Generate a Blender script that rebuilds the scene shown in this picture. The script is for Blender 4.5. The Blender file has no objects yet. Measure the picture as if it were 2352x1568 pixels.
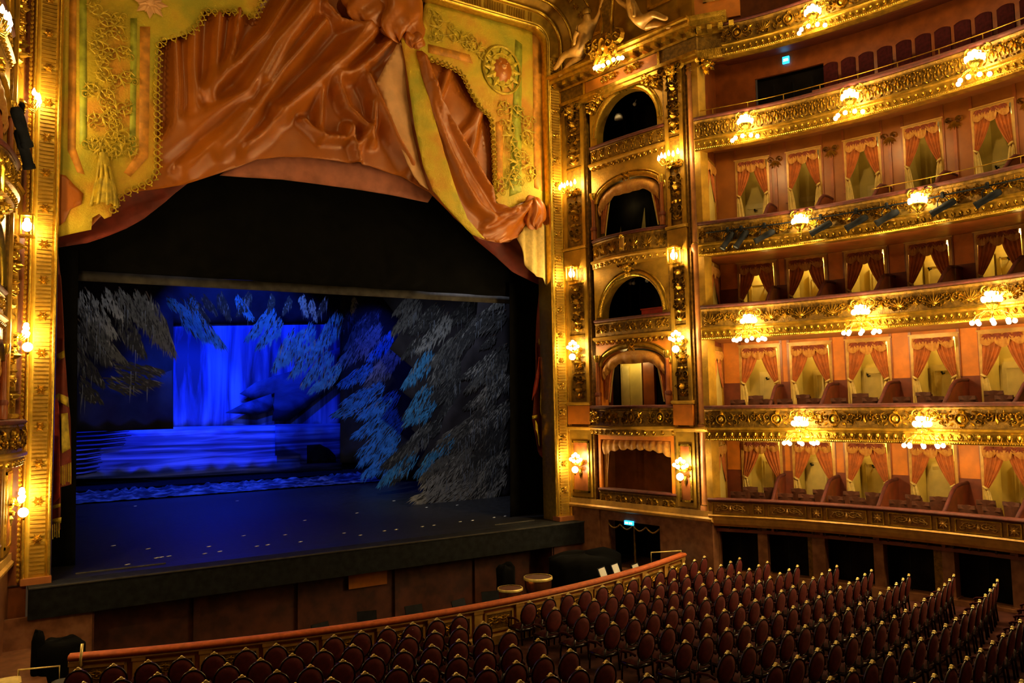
import bpy, bmesh, math, random
from mathutils import Vector, Matrix, noise
from mathutils.geometry import delaunay_2d_cdt
from math import sin, cos, pi, radians, sqrt, atan2, hypot

random.seed(7)
scene = bpy.context.scene
COL = scene.collection

# ------------------------------------------------------------------ camera
EYE = Vector((0.0, 0.0, 5.8))
YAW, PITCH, ROLL = radians(33.0), radians(4.3), radians(1.1)
fw = Vector((sin(YAW) * cos(PITCH), cos(YAW) * cos(PITCH), sin(PITCH)))
rt0 = Vector((cos(YAW), -sin(YAW), 0.0))
up0 = rt0.cross(fw)
rt = rt0 * cos(ROLL) - up0 * sin(ROLL)
up = up0 * cos(ROLL) + rt0 * sin(ROLL)
cam_data = bpy.data.cameras.new('camera')
cam_data.sensor_width = 36.0
cam_data.lens = 1850.0 / 2352.0 * 36.0
cam_data.clip_end = 300
cam = bpy.data.objects.new('camera', cam_data)
COL.objects.link(cam)
cam.matrix_world = Matrix(((rt.x, up.x, -fw.x, EYE.x), (rt.y, up.y, -fw.y, EYE.y), (rt.z, up.z, -fw.z, EYE.z), (0, 0, 0, 1)))
scene.camera = cam

# ------------------------------------------------------------------ world, exposure
scene.view_settings.view_transform = 'Standard'
scene.view_settings.look = 'None'
scene.view_settings.gamma = 1.0
scene.view_settings.use_curve_mapping = False
scene.view_settings.exposure = 1.52
scene.cycles.max_bounces = 4
scene.cycles.diffuse_bounces = 2
scene.cycles.glossy_bounces = 2
scene.cycles.caustics_reflective = False
scene.cycles.caustics_refractive = False
world = bpy.data.worlds.new('dark_hall')
scene.world = world
world.use_nodes = True
world.node_tree.nodes['Background'].inputs[0].default_value = (1.0, 0.55, 0.25, 1)
world.node_tree.nodes['Background'].inputs[1].default_value = 0.012

WARM = (1.0, 0.63, 0.21)
LAMP_W = 24.0          # upper cluster of a balcony chandelier
GLOBE_W = 50.0         # ring of globes below it
SCONCE_W = 34.0


def point_light(name, loc, watts, color=WARM, radius=0.06, parent=None):
    d = bpy.data.lights.new(name, 'POINT')
    d.energy = watts
    d.color = color
    d.shadow_soft_size = radius
    o = bpy.data.objects.new(name, d)
    COL.objects.link(o)
    o.location = loc
    if parent:
        o.parent = parent
    return o


# unseen lamps round the horseshoe, and an added overhead light for the central chandelier
for lx, ly, lz, lw in ((-1.6, 15.5, 8.0, 22), (-2.4, 11.0, 8.0, 18), (-1.6, 16.0, 14.2, 60), (-2.4, 10.0, 14.2, 25), (-1.6, 15.5, 17.3, 60), (3.0, -3.0, 14.0, 25),
                       (10.0, -6.0, 14.0, 30), (17.5, -2.5, 14.0, 30), (20.0, 3.0, 8.0, 25), (20.4, 3.0, 14.0, 40), (20.0, 3.0, 17.3, 60), (9.4, 6.0, 25.0, 520)):
    point_light('house_lamp_light', (lx, ly, lz), lw, WARM, 0.25)


def spot(name, loc, target, watts, color, angle, blend=0.4, radius=0.15):
    d = bpy.data.lights.new(name, 'SPOT')
    d.energy = watts
    d.color = color
    d.spot_size = radians(angle)
    d.spot_blend = blend
    d.shadow_soft_size = radius
    o = bpy.data.objects.new(name, d)
    COL.objects.link(o)
    o.location = loc
    o.rotation_euler = (Vector(target) - Vector(loc)).to_track_quat('-Z', 'Y').to_euler()
    return o


# stage lanterns above the set
BLUE = (0.012, 0.06, 1.0)
spot('stage_lantern_light', (9.5, 38.5, 15.5), (11.5, 44.0, 6.5), 2700, BLUE, 78)
spot('stage_lantern_light', (16.5, 35.3, 12.5), (16.0, 38.0, 5.0), 500, BLUE, 80, 0.9)
spot('stage_lantern_light', (9.5, 38.0, 14.0), (8.0, 42.2, 4.0), 3000, BLUE, 60)
spot('stage_lantern_light', (9.0, 28.0, 14.0), (7.5, 33.5, 1.5), 700, BLUE, 52, 0.9)
spot('stage_lantern_light', (11.0, 32.8, 14.0), (10.0, 36.0, 8.8), 1000, (0.03, 0.16, 1.0), 88, 0.8)
spot('stage_lantern_light', (13.0, 26.6, 14.5), (18.0, 31.5, 5.0), 900, (0.75, 0.82, 1.0), 75, 0.8)
spot('stage_lantern_light', (8.0, 26.6, 14.5), (4.0, 30.5, 9.0), 300, (0.75, 0.82, 1.0), 70, 0.8)


# ------------------------------------------------------------------ materials
MATS = {}


def mat(name, col, rough=0.6, metal=0.0, var=0.25, scale=6.0, bump=0.0, bscale=30.0, sheen=0.0, emit=0.0, col2=None, coat=0.0, coord='Object', spec=0.5):
    if name in MATS:
        return MATS[name]
    m = bpy.data.materials.new(name)
    m.use_nodes = True
    nt = m.node_tree
    bs = nt.nodes['Principled BSDF']
    bs.inputs['Roughness'].default_value = rough
    bs.inputs['Metallic'].default_value = metal
    bs.inputs['Specular IOR Level'].default_value = spec
    bs.inputs['Sheen Weight'].default_value = sheen
    bs.inputs['Sheen Roughness'].default_value = 0.45
    if sheen:
        bs.inputs['Sheen Tint'].default_value = (min(1, col[0] * 2.5 + .25), min(1, col[1] * 2.5 + .15), min(1, col[2] * 2 + .1), 1)
    bs.inputs['Coat Weight'].default_value = coat
    tc = nt.nodes.new('ShaderNodeTexCoord')
    nz = nt.nodes.new('ShaderNodeTexNoise')
    nz.inputs['Scale'].default_value = scale
    nz.inputs['Detail'].default_value = 4
    nt.links.new(tc.outputs[coord], nz.inputs['Vector'])
    rp = nt.nodes.new('ShaderNodeValToRGB')
    c2 = col2 or tuple(min(1, c * (1 + var)) for c in col)
    c1 = col if col2 else tuple(c * (1 - var) for c in col)
    rp.color_ramp.elements[0].position = 0.36
    rp.color_ramp.elements[1].position = 0.64
    rp.color_ramp.elements[0].color = (*c1, 1)
    rp.color_ramp.elements[1].color = (*c2, 1)
    nt.links.new(nz.outputs['Fac'], rp.inputs['Fac'])
    nt.links.new(rp.outputs['Color'], bs.inputs['Base Color'])
    if bump:
        nb = nt.nodes.new('ShaderNodeTexNoise')
        nb.inputs['Scale'].default_value = bscale
        nb.inputs['Detail'].default_value = 3
        nt.links.new(tc.outputs[coord], nb.inputs['Vector'])
        bp = nt.nodes.new('ShaderNodeBump')
        bp.inputs['Strength'].default_value = bump
        bp.inputs['Distance'].default_value = 0.02
        nt.links.new(nb.outputs['Fac'], bp.inputs['Height'])
        nt.links.new(bp.outputs['Normal'], bs.inputs['Normal'])
    if emit:
        bs.inputs['Emission Color'].default_value = (*(c2 if col2 else col), 1)
        bs.inputs['Emission Strength'].default_value = emit
        m.cycles.emission_sampling = 'NONE'
    MATS[name] = m
    return m


GOLD = mat('gilt plaster', (0.47, 0.262, 0.022), 0.28, 0.78, 0.3, 5, 0.4, 26)
GILT = mat('bright gilding', (0.68, 0.42, 0.045), 0.25, 0.85, 0.2, 7, 0.3, 40)
GOLDBACK = mat('dark gilt ground', (0.22, 0.115, 0.010), 0.5, 0.45, 0.35, 9, 0.6, 30)
GOLDFLAT = mat('gold painted plaster', (0.43, 0.235, 0.02), 0.42, 0.5, 0.2, 3, 0.3, 18)
STRIP = mat('proscenium gilt band', (0.72, 0.45, 0.045), 0.42, 0.55, 0.18, 4, 0.25, 20)
ORANGE = mat('ochre orange wall', (0.64, 0.19, 0.008), 0.55, 0, 0.14, 3, 0.1, 60)
BROWNW = mat('red brown wall', (0.30, 0.078, 0.014), 0.38, 0, 0.22, 3, 0.1, 40)
DADO = mat('dark red dado', (0.16, 0.028, 0.006), 0.55, 0, 0.2, 4)
ROSEW = mat('rose brown panel', (0.36, 0.12, 0.028), 0.4, 0, 0.15, 2)
FRAMEW = mat('ochre door frame', (0.55, 0.30, 0.06), 0.4, 0.15, 0.15, 5)
CREAM = mat('cream corridor wall', (0.62, 0.47, 0.12), 0.6, 0, 0.1, 2)
CREAMD = mat('cream panelled door', (0.66, 0.52, 0.18), 0.5, 0, 0.1, 3)
VELVET = mat('dark red velvet', (0.075, 0.009, 0.005), 0.75, 0, 0.25, 8, sheen=0.1)
RAILVEL = mat('orange red velvet padding', (0.45, 0.085, 0.008), 0.7, 0, 0.2, 8, sheen=0.15)
DRAPE = mat('salmon orange curtain', (0.44, 0.115, 0.012), 0.7, 0, 0.2, 6, sheen=0.15)
PELMET = mat('pelmet brocade', (0.54, 0.26, 0.035), 0.65, 0, 0.2, 14, sheen=0.1, col2=(0.46, 0.17, 0.02))
MOTIF = mat('dark red pelmet motif', (0.22, 0.035, 0.006), 0.7, 0, 0.2, 8)
BROWN4 = mat('glossy chestnut wall', (0.31, 0.095, 0.010), 0.34, 0, 0.15, 2)
LINING = mat('cream curtain lining', (0.66, 0.47, 0.13), 0.7, 0, 0.12, 8, sheen=0.3)
VAL = mat('copper velvet', (0.45, 0.125, 0.007), 0.36, 0, 0.10, 1.3, 0.10, 9, spec=0.6)
VALPALE = mat('pale and lit copper velvet', (0.78, 0.42, 0.17), 0.5, 0, 0.12, 2, 0.15, 9, sheen=0.3)
REDCUR = mat('deep red house curtain', (0.17, 0.018, 0.006), 0.7, 0, 0.3, 2, 0.2, 12, sheen=0.5)
REDBR = mat('bright red satin', (0.50, 0.045, 0.015), 0.4, 0, 0.3, 4, 0.3, 12)
BLACKC = mat('black serge', (0.003, 0.003, 0.003), 0.9, 0, 0.3, 3, spec=0.05)
GREYC = mat('grey border cloth', (0.06, 0.055, 0.05), 0.85, 0, 0.3, 3, spec=0.2)
STAGEF = mat('black stage boards', (0.010, 0.010, 0.012), 0.45, 0, 0.4, 5, 0.25, 14, spec=0.4)
APRON = mat('charcoal apron boards', (0.010, 0.011, 0.0115), 0.7, 0, 0.4, 5, 0.2, 30, spec=0.12)
MARBLE = mat('brown veined marble', (0.17, 0.065, 0.028), 0.3, 0, 0.5, 4, col2=(0.30, 0.13, 0.06))
CARPET = mat('patterned red carpet', (0.018, 0.004, 0.005), 0.95, 0, 0.4, 2.2, col2=(0.06, 0.018, 0.012), spec=0.1)
SEATRED = mat('oxblood seat cloth', (0.125, 0.010, 0.009), 0.75, 0, 0.3, 10, sheen=0.1)
SEATCUSH = mat('dark seat cushion', (0.035, 0.004, 0.005), 0.85, 0, 0.3, 10, spec=0.1)
SEATWOOD = mat('dark mahogany', (0.014, 0.004, 0.004), 0.25, 0, 0.4, 12)
BRASS = mat('brass crest', (0.90, 0.70, 0.24), 0.34, 0.25, 0.15, 10)
BROWNSEAT = mat('brown leather seat', (0.085, 0.022, 0.007), 0.6, 0, 0.3, 9)
PITW = mat('dark red pit panelling', (0.10, 0.026, 0.012), 0.6, 0, 0.4, 2.5)
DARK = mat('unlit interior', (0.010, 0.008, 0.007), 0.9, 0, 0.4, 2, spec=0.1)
LANTERN = mat('black lantern enamel', (0.008, 0.009, 0.012), 0.7, 0.0, 0.3, 9, spec=0.12)
LENS = mat('lens glass', (0.25, 0.28, 0.3), 0.1, 0.3, 0.1, 9)
COPPER = mat('copper kettle', (0.62, 0.22, 0.08), 0.25, 0.9, 0.15, 5)
PAPER = mat('white sheet music', (0.75, 0.75, 0.72), 0.7, 0, 0.05, 5)
TAPE = mat('white spike tape', (0.9, 0.9, 0.85), 0.5, 0, 0.05, 5)
SIGN = mat('lit blue sign', (0.02, 0.40, 1.0), 0.4, 0, 0.02, 5, emit=1.0)
SIGNW = mat('lit pale sign lettering', (0.45, 0.95, 1.0), 0.4, 0, 0.02, 5, emit=1.3)
BULB = mat('lit frosted bulb', (1.0, 0.86, 0.50), 0.4, 0, 0.0, 5, emit=14.0)
SKIN = mat('gilt and flesh tinted plaster', (0.62, 0.34, 0.08), 0.4, 0.15, 0.3, 4)
GREENP = mat('green fresco', (0.16, 0.20, 0.05), 0.6, 0, 0.3, 3, col2=(0.42, 0.33, 0.08))


def cloth_gold():
    m = mat('gold embroidered cloth', (0.50, 0.33, 0.02), 0.62, 0.0, 0.35, 3.0, 0.8, 22, sheen=0.3)
    nt = m.node_tree
    bs = nt.nodes['Principled BSDF']
    tc = nt.nodes.new('ShaderNodeTexCoord')
    n = nt.nodes.new('ShaderNodeTexNoise')
    n.inputs['Scale'].default_value = 0.8
    n.inputs['Detail'].default_value = 5
    nt.links.new(tc.outputs['Object'], n.inputs['Vector'])
    r = nt.nodes.new('ShaderNodeValToRGB')
    e = r.color_ramp.elements
    e[0].position, e[0].color = 0.33, (0.44, 0.40, 0.018, 1)
    e[1].position, e[1].color = 0.66, (0.72, 0.33, 0.02, 1)
    x = e.new(0.5)
    x.color = (0.70, 0.49, 0.02, 1)
    nt.links.new(n.outputs['Fac'], r.inputs['Fac'])
    nt.links.new(r.outputs['Color'], bs.inputs['Base Color'])
    return m


GCLOTH = cloth_gold()
STGREEN = mat('green silk stripe', (0.40, 0.42, 0.03), 0.6, 0, 0.3, 3, 0.3, 20)
STORANGE = mat('orange silk stripe', (0.72, 0.30, 0.025), 0.6, 0, 0.3, 3, 0.3, 20)
EMBR = mat('raised gold embroidery', (0.62, 0.45, 0.03), 0.5, 0.15, 0.3, 5, 0.5, 30)


# ------------------------------------------------------------------ mesh builder
class MB:
    def __init__(self):
        self.v = []
        self.f = []

    def add(self, vs, fs):
        n = len(self.v)
        self.v += [tuple(p) for p in vs]
        self.f += [tuple(i + n for i in f) for f in fs]
        return self

    def box(self, x0, x1, y0, y1, z0, z1, M=None):
        vs = [Vector((x, y, z)) for x in (x0, x1) for y in (y0, y1) for z in (z0, z1)]
        if M:
            vs = [M @ p for p in vs]
        return self.add(vs, [(0, 1, 3, 2), (4, 6, 7, 5), (0, 4, 5, 1), (2, 3, 7, 6), (0, 2, 6, 4), (1, 5, 7, 3)])

    def grid(self, fn, nu, nv, closeu=False):
        vs = [fn(i / nu, j / nv) for i in range(nu + (0 if closeu else 1)) for j in range(nv + 1)]
        fs = []
        N = nu if closeu else nu + 1
        for i in range(nu):
            for j in range(nv):
                a, b = i * (nv + 1) + j, ((i + 1) % N) * (nv + 1) + j
                fs.append((a, b, b + 1, a + 1))
        return self.add(vs, fs)

    def tube(self, path, r, n=6, cap=True):
        P = [Vector(p) for p in path]
        rs = r if isinstance(r, (list, tuple)) else [r] * len(P)
        vs, fs = [], []
        for i, p in enumerate(P):
            t = (P[min(i + 1, len(P) - 1)] - P[max(i - 1, 0)])
            t = t.normalized() if t.length > 1e-9 else Vector((0, 0, 1))
            a = t.cross(Vector((0, 0, 1)))
            if a.length < 0.05:
                a = t.cross(Vector((0, 1, 0)))
            a.normalize()
            b = t.cross(a)
            for k in range(n):
                g = 2 * pi * k / n
                vs.append(p + (a * cos(g) + b * sin(g)) * rs[i])
        for i in range(len(P) - 1):
            for k in range(n):
                k2 = (k + 1) % n
                fs.append((i * n + k, i * n + k2, (i + 1) * n + k2, (i + 1) * n + k))
        if cap:
            fs.append(tuple(range(n - 1, -1, -1)))
            fs.append(tuple((len(P) - 1) * n + k for k in range(n)))
        return self.add(vs, fs)

    def lathe(self, prof, n=10, c=(0, 0, 0), M=None):
        vs, fs = [], []
        for r, z in prof:
            for k in range(n):
                g = 2 * pi * k / n
                p = Vector((c[0] + r * cos(g), c[1] + r * sin(g), c[2] + z))
                vs.append(M @ p if M else p)
        for i in range(len(prof) - 1):
            for k in range(n):
                k2 = (k + 1) % n
                fs.append((i * n + k, i * n + k2, (i + 1) * n + k2, (i + 1) * n + k))
        return self.add(vs, fs)

    def ball(self, c, r, nu=8, nv=5, sq=(1, 1, 1)):
        prof = [(sin(pi * j / nv) * r, -cos(pi * j / nv) * r) for j in range(nv + 1)]
        M = Matrix.Translation(c) @ Matrix.Diagonal((*sq, 1))
        return self.lathe(prof, nu, M=M)

    # --- relief ornament: x right, z up, standing out towards -y
    def leaf(self, x, z, ang, L, W, h=0.04, y=0.0):
        ca, sa = cos(ang), sin(ang)
        q = lambda a, b, d: (x + a * ca - b * sa, y - d, z + a * sa + b * ca)
        return self.add([q(0, 0, 0), q(L * .45, W / 2, 0), q(L, 0, h * .3), q(L * .45, -W / 2, 0), q(L * .45, 0, h), q(L * .15, W * .28, h * .3), q(L * .15, -W * .28, h * .3)],
                        [(0, 5, 4, 6), (5, 1, 4), (1, 2, 4), (2, 3, 4), (3, 6, 4)])

    def scroll(self, x, z, r, turns=1.4, a0=0.0, d=1, th=0.05, h=0.04, y=0.0, n=14):
        vs, fs = [], []
        for i in range(n + 1):
            t = i / n
            rr = r * (1 - 0.85 * t)
            a = a0 + d * t * turns * 2 * pi
            w = th * (1 - 0.6 * t)
            for q, hh in ((-.5, 0), (0, h), (.5, 0)):
                vs.append((x + (rr + q * w) * cos(a), y - hh, z + (rr + q * w) * sin(a)))
        for i in range(n):
            for k in (0, 1):
                fs.append((i * 3 + k, i * 3 + k + 1, i * 3 + k + 4, i * 3 + k + 3))
        self.add(vs, fs)
        return self.boss(x, z, r * .2, h * 1.3, y, 6)

    def boss(self, x, z, r, h, y=0.0, n=8):
        vs, fs = [], []
        for j, (q, hh) in enumerate(((1, 0), (.8, .6), (.4, .93))):
            for k in range(n):
                g = 2 * pi * k / n
                vs.append((x + r * q * cos(g), y - h * hh, z + r * q * sin(g)))
        vs.append((x, y - h, z))
        for j in range(2):
            for k in range(n):
                k2 = (k + 1) % n
                fs.append((j * n + k, j * n + k2, (j + 1) * n + k2, (j + 1) * n + k))
        for k in range(n):
            fs.append((2 * n + k, 2 * n + (k + 1) % n, 3 * n))
        return self.add(vs, fs)

    def ring(self, x, z, rx, rz, w, h, y=0.0, n=16, a0=0, a1=2 * pi):
        vs, fs = [], []
        for i in range(n + 1):
            a = a0 + (a1 - a0) * i / n
            for q, hh in ((-1, 0), (0, h), (1, 0)):
                vs.append((x + (rx + q * w / 2) * cos(a), y - hh, z + (rz + q * w / 2) * sin(a)))
        for i in range(n):
            for k in (0, 1):
                fs.append((i * 3 + k, i * 3 + k + 1, i * 3 + k + 4, i * 3 + k + 3))
        return self.add(vs, fs)

    def mesh(self, name, m, smooth=False):
        me = bpy.data.meshes.new(name)
        me.from_pydata(self.v, [], self.f)
        bm = bmesh.new()
        bm.from_mesh(me)
        bmesh.ops.recalc_face_normals(bm, faces=bm.faces)
        bm.to_mesh(me)
        bm.free()
        if smooth:
            me.polygons.foreach_set('use_smooth', [True] * len(me.polygons))
        if m:
            me.materials.append(m)
        return me

    def build(self, name, m, parent=None, M=None, smooth=False, **tags):
        return put(name, self.mesh(name, m, smooth), parent, M, **tags)


def put(name, me, parent=None, M=None, **tags):
    o = bpy.data.objects.new(name, me)
    COL.objects.link(o)
    if parent is not None:
        o.parent = parent
    if M is not None:
        o.matrix_local = M
    for k, v in tags.items():
        o[k] = v
    return o


def thing(name, label, cat, M=None, group=None, kind=None):
    o = bpy.data.objects.new(name, None)
    o.empty_display_size = 0.2
    COL.objects.link(o)
    if M is not None:
        o.matrix_local = M
    if kind:
        o['kind'] = kind
    if label:
        o['label'] = label
    if cat:
        o['category'] = cat
    if group:
        o['group'] = group
    return o


def copy_tree(o, parent=None, M=None, label=None):
    c = o.copy()
    COL.objects.link(c)
    c.parent = parent
    if M is not None:
        c.matrix_local = M
    if label:
        c['label'] = label
    for ch in o.children:
        copy_tree(ch, c)
    return c


def T(x, y, z):
    return Matrix.Translation((x, y, z))


def RZ(a):
    return Matrix.Rotation(a, 4, 'Z')


def RX(a):
    return Matrix.Rotation(a, 4, 'X')


def RY(a):
    return Matrix.Rotation(a, 4, 'Y')


def S(x, y, z):
    return Matrix.Diagonal((x, y, z, 1))


ORD = ['first', 'second', 'third', 'fourth', 'fifth', 'sixth', 'seventh', 'eighth', 'ninth', 'tenth', 'eleventh', 'twelfth', 'thirteenth', 'fourteenth', 'fifteenth', 'sixteenth', 'seventeenth', 'eighteenth', 'nineteenth', 'twentieth']
TIER = {1: 'stalls-level boxes', 2: 'lowest gilded balcony', 3: 'second gilded balcony', 4: 'third gilded balcony with lanterns', 5: 'fourth gilded balcony', 6: 'topmost balcony'}


# ------------------------------------------------------------------ horseshoe curve of the balcony fronts
def catmull(pts, n=30):
    p = [Vector(q) for q in pts]
    p = [p[0] * 2 - p[1]] + p + [p[-1] * 2 - p[-2]]
    out = []
    for i in range(1, len(p) - 2):
        a, b, c, d = p[i - 1], p[i], p[i + 1], p[i + 2]
        for k in range(n):
            t = k / n
            out.append(0.5 * (2 * b + (c - a) * t + (2 * a - 5 * b + 4 * c - d) * t * t + (3 * b - a - 3 * c + d) * t ** 3))
    out.append(p[-2])
    return out


HC = catmull([(18.96, 18.1), (20.05, 16.0), (20.75, 13.85), (21.15, 11.8), (21.3, 9.75), (21.1, 7.5), (20.4, 5.0)])
HL = [0.0]
for _i in range(1, len(HC)):
    HL.append(HL[-1] + (HC[_i] - HC[_i - 1]).length)
HT = []
for _i in range(len(HC)):
    HT.append((HC[min(_i + 1, len(HC) - 1)] - HC[max(_i - 1, 0)]).normalized())


def hs(s, d=0.0):
    i = 0
    while i < len(HL) - 2 and HL[i + 1] < s:
        i += 1
    u = (s - HL[i]) / (HL[i + 1] - HL[i])
    p = HC[i].lerp(HC[i + 1], u)
    t = HT[i].lerp(HT[i + 1], min(1, max(0, u))).normalized()
    n = Vector((-t.y, t.x))
    return p + n * d, t, n


def HF(s, d, z):
    """frame on the horseshoe: x along the balcony, y outwards into the wall, z up"""
    p, t, n = hs(s, d)
    return Matrix(((t.x, n.x, 0, p.x), (t.y, n.y, 0, p.y), (0, 0, 1, z), (0, 0, 0, 1)))


def hscale(s, d):
    a, b = hs(s - .05, d)[0], hs(s + .05, d)[0]
    return (b - a).length / .1


def sweep(mb, s0, s1, prof, step=0.35, closed=True, cap=True):
    """profile of (d, z) swept along the horseshoe"""
    n = max(2, int((s1 - s0) / step))
    vs, fs = [], []
    m = len(prof)
    for i in range(n + 1):
        s = s0 + (s1 - s0) * i / n
        for d, z in prof:
            p = hs(s, d)[0]
            vs.append((p.x, p.y, z))
    for i in range(n):
        for k in range(m if closed else m - 1):
            k2 = (k + 1) % m
            fs.append((i * m + k, i * m + k2, (i + 1) * m + k2, (i + 1) * m + k))
    if cap and closed:
        fs.append(tuple(range(m)))
        fs.append(tuple(n * m + k for k in range(m - 1, -1, -1)))
    return mb.add(vs, fs)


def cbox(mb, s0, s1, d0, d1, z0, z1, step=0.4):
    return sweep(mb, s0, s1, [(d0, z0), (d1, z0), (d1, z1), (d0, z1)], step)


def linear_sweep(mb, x0, x1, prof):
    """profile of (y, z) extruded along x"""
    m = len(prof)
    vs = [(x0, y, z) for y, z in prof] + [(x1, y, z) for y, z in prof]
    fs = [(k, (k + 1) % m, m + (k + 1) % m, m + k) for k in range(m)]
    fs += [tuple(range(m)), tuple(range(2 * m - 1, m - 1, -1))]
    return mb.add(vs, fs)

# ------------------------------------------------------------------ relief ornaments (shared meshes)
def orn_cartouche(w=1.0, h=0.5):
    b = MB()
    b.ring(0, 0, .15 * w, .30 * h, .06, .07).boss(0, 0, .11 * w, .07)
    for k in range(7):
        a = pi / 2 + (k - 3) * .42
        b.leaf(.02 * (k - 3), .28 * h, a, .24 * h + .05, .07, .06)
    for k in range(5):
        b.leaf(0, -.28 * h, -pi / 2 + (k - 2) * .5, .2 * h, .06, .05)
    for s in (-1, 1):
        b.scroll(s * .27 * w, .10 * h, .26 * h, 1.3, pi / 2, -s, .06, .06)
        b.scroll(s * .40 * w, -.16 * h, .20 * h, 1.3, -pi / 2, s, .05, .05)
        b.leaf(s * .2 * w, -.2 * h, pi / 2 - s * 2.2, .3 * h, .09, .05)
        b.leaf(s * .36 * w, .18 * h, pi / 2 - s * 1.1, .3 * h, .08, .05)
        b.leaf(s * .44 * w, .02 * h, pi / 2 - s * 1.7, .22 * h, .06, .05)
    return b


def orn_rinceau(w=.8, h=.45):
    b = MB()
    for s in (-1, 1):
        b.scroll(s * .22 * w, .02, .34 * h, 1.5, pi * (0 if s > 0 else 1), s, .055, .05)
        b.scroll(s * .40 * w, -.2 * h, .17 * h, 1.2, pi / 2, -s, .04, .04)
        for k in range(4):
            b.leaf(s * .22 * w, .02, pi / 2 + s * (-1.9 + k * .95), .48 * h, .06, .05)
        b.boss(s * .42 * w, .28 * h, .03, .04)
    b.leaf(0, -.35 * h, pi / 2, .7 * h, .1, .06)
    return b


def orn_palmette(w=.42, h=.46):
    b = MB()
    for k in range(7):
        a = pi / 2 + (k - 3) * .36
        b.leaf(0, -.30 * h, a, h * (.78 - .06 * abs(k - 3)), .065, .05)
    for s in (-1, 1):
        b.scroll(s * .3 * w, -.32 * h, .14 * h, 1.3, pi / 2, -s, .035, .04)
        b.scroll(s * .40 * w, .22 * h, .12 * h, 1.2, -pi / 2, s, .03, .04)
    b.boss(0, -.3 * h, .04, .06)
    return b


def orn_lyre(w=.3, h=.44):
    b = MB()
    for s in (-1, 1):
        pts = [(s * w * x, h * z) for x, z in ((.06, -.48), (.32, -.34), (.36, -.05), (.16, .16), (.22, .38), (.42, .44))]
        for i in range(len(pts) - 1):
            (x0, z0), (x1, z1) = pts[i], pts[i + 1]
            a = atan2(z1 - z0, x1 - x0)
            b.leaf(x0, z0, a, hypot(x1 - x0, z1 - z0) * 1.15, .05, .05)
        b.scroll(s * w * .36, h * .36, .09 * h, 1.1, 0, s, .025, .04, n=9)
    b.leaf(0, -.3 * h, pi / 2, .62 * h, .07, .06).boss(0, .36 * h, .03, .05)
    return b


def orn_rosette(r=.2, n=8):
    b = MB()
    for k in range(n):
        b.leaf(0, 0, 2 * pi * k / n, r, r * .5, .05)
    for k in range(n):
        b.leaf(0, 0, 2 * pi * (k + .5) / n, r * .7, r * .4, .06)
    return b.boss(0, 0, r * .28, .08)


def orn_candelabrum(w=.55, h=2.0, seed=1):
    """upright relief of urns, masks, leaves and scrolls"""
    b = MB()
    rnd = random.Random(seed)
    z = -h / 2
    for k in range(5):
        b.leaf(0, z + .02, pi / 2 + (k - 2) * .6, .26, .09, .06)
    z += .22
    kinds = ['mask', 'urn', 'leaf', 'scroll', 'boss', 'leaf', 'urn', 'scroll']
    i = seed
    while z < h / 2 - .2:
        kd = kinds[i % len(kinds)]
        i += 1
        if kd == 'mask':
            b.boss(0, z + .13, .12, .12).boss(0, z + .10, .035, .16).boss(-.05, z + .16, .025, .13).boss(.05, z + .16, .025, .13)
            for s in (-1, 1):
                for k in range(3):
                    b.leaf(s * .1, z + .1 + .05 * k, pi / 2 - s * (1.1 + .3 * k), w * .34, .07, .05)
            z += .29
        elif kd == 'urn':
            pr = [(.03, 0), (.09, .05), (.13, .13), (.08, .2), (.11, .24)]
            for (r0, z0), (r1, z1) in zip(pr, pr[1:]):
                b.add([(-r0, 0, z + z0), (0, -r0, z + z0), (r0, 0, z + z0), (-r1, 0, z + z1), (0, -r1, z + z1), (r1, 0, z + z1)], [(0, 1, 4, 3), (1, 2, 5, 4)])
            for s in (-1, 1):
                b.scroll(s * .19, z + .13, .085, 1.3, pi, s, .035, .05, n=10)
            z += .26
        elif kd == 'leaf':
            for s in (-1, 1):
                for k in range(4):
                    b.leaf(0, z + .04 + .02 * k, pi / 2 - s * (.25 + .42 * k), w * (.46 - .03 * k), .08, .06)
            z += .2
        elif kd == 'scroll':
            for s in (-1, 1):
                b.scroll(s * .13, z + .11, .11, 1.5, -pi / 2, s, .045, .06)
                b.leaf(s * .2, z + .03, pi / 2 - s * 1.3, w * .2, .06, .05)
            z += .24
        else:
            b.boss(0, z + .07, .07, .09)
            for s in (-1, 1):
                b.boss(s * .13, z + .07, .045, .06).leaf(s * .16, z + .07, pi / 2 - s * pi / 2, w * .2, .06, .04)
            z += .15
    for k in range(3):
        b.leaf(0, z, pi / 2 + (k - 1) * .5, .16, .06, .05)
    return b


def orn_grotesque(w=.6, h=.45):
    """a grotesque mask between volutes"""
    b = MB()
    b.boss(0, 0, .15, .16).boss(0, -.02, .04, .22).boss(-.06, .05, .03, .18).boss(.06, .05, .03, .18).boss(0, -.09, .05, .16)
    for k in range(7):
        b.leaf(0, .08, pi / 2 + (k - 3) * .4, .24, .08, .1)
    for k in range(3):
        b.leaf(0, -.1, -pi / 2 + (k - 1) * .5, .22, .08, .08)
    for s in (-1, 1):
        b.scroll(s * .26, .12, .1, 1.5, pi / 2, -s, .04, .09)
        b.leaf(s * .14, -.02, pi / 2 - s * 2.0, .2, .08, .07)
    return b


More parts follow.
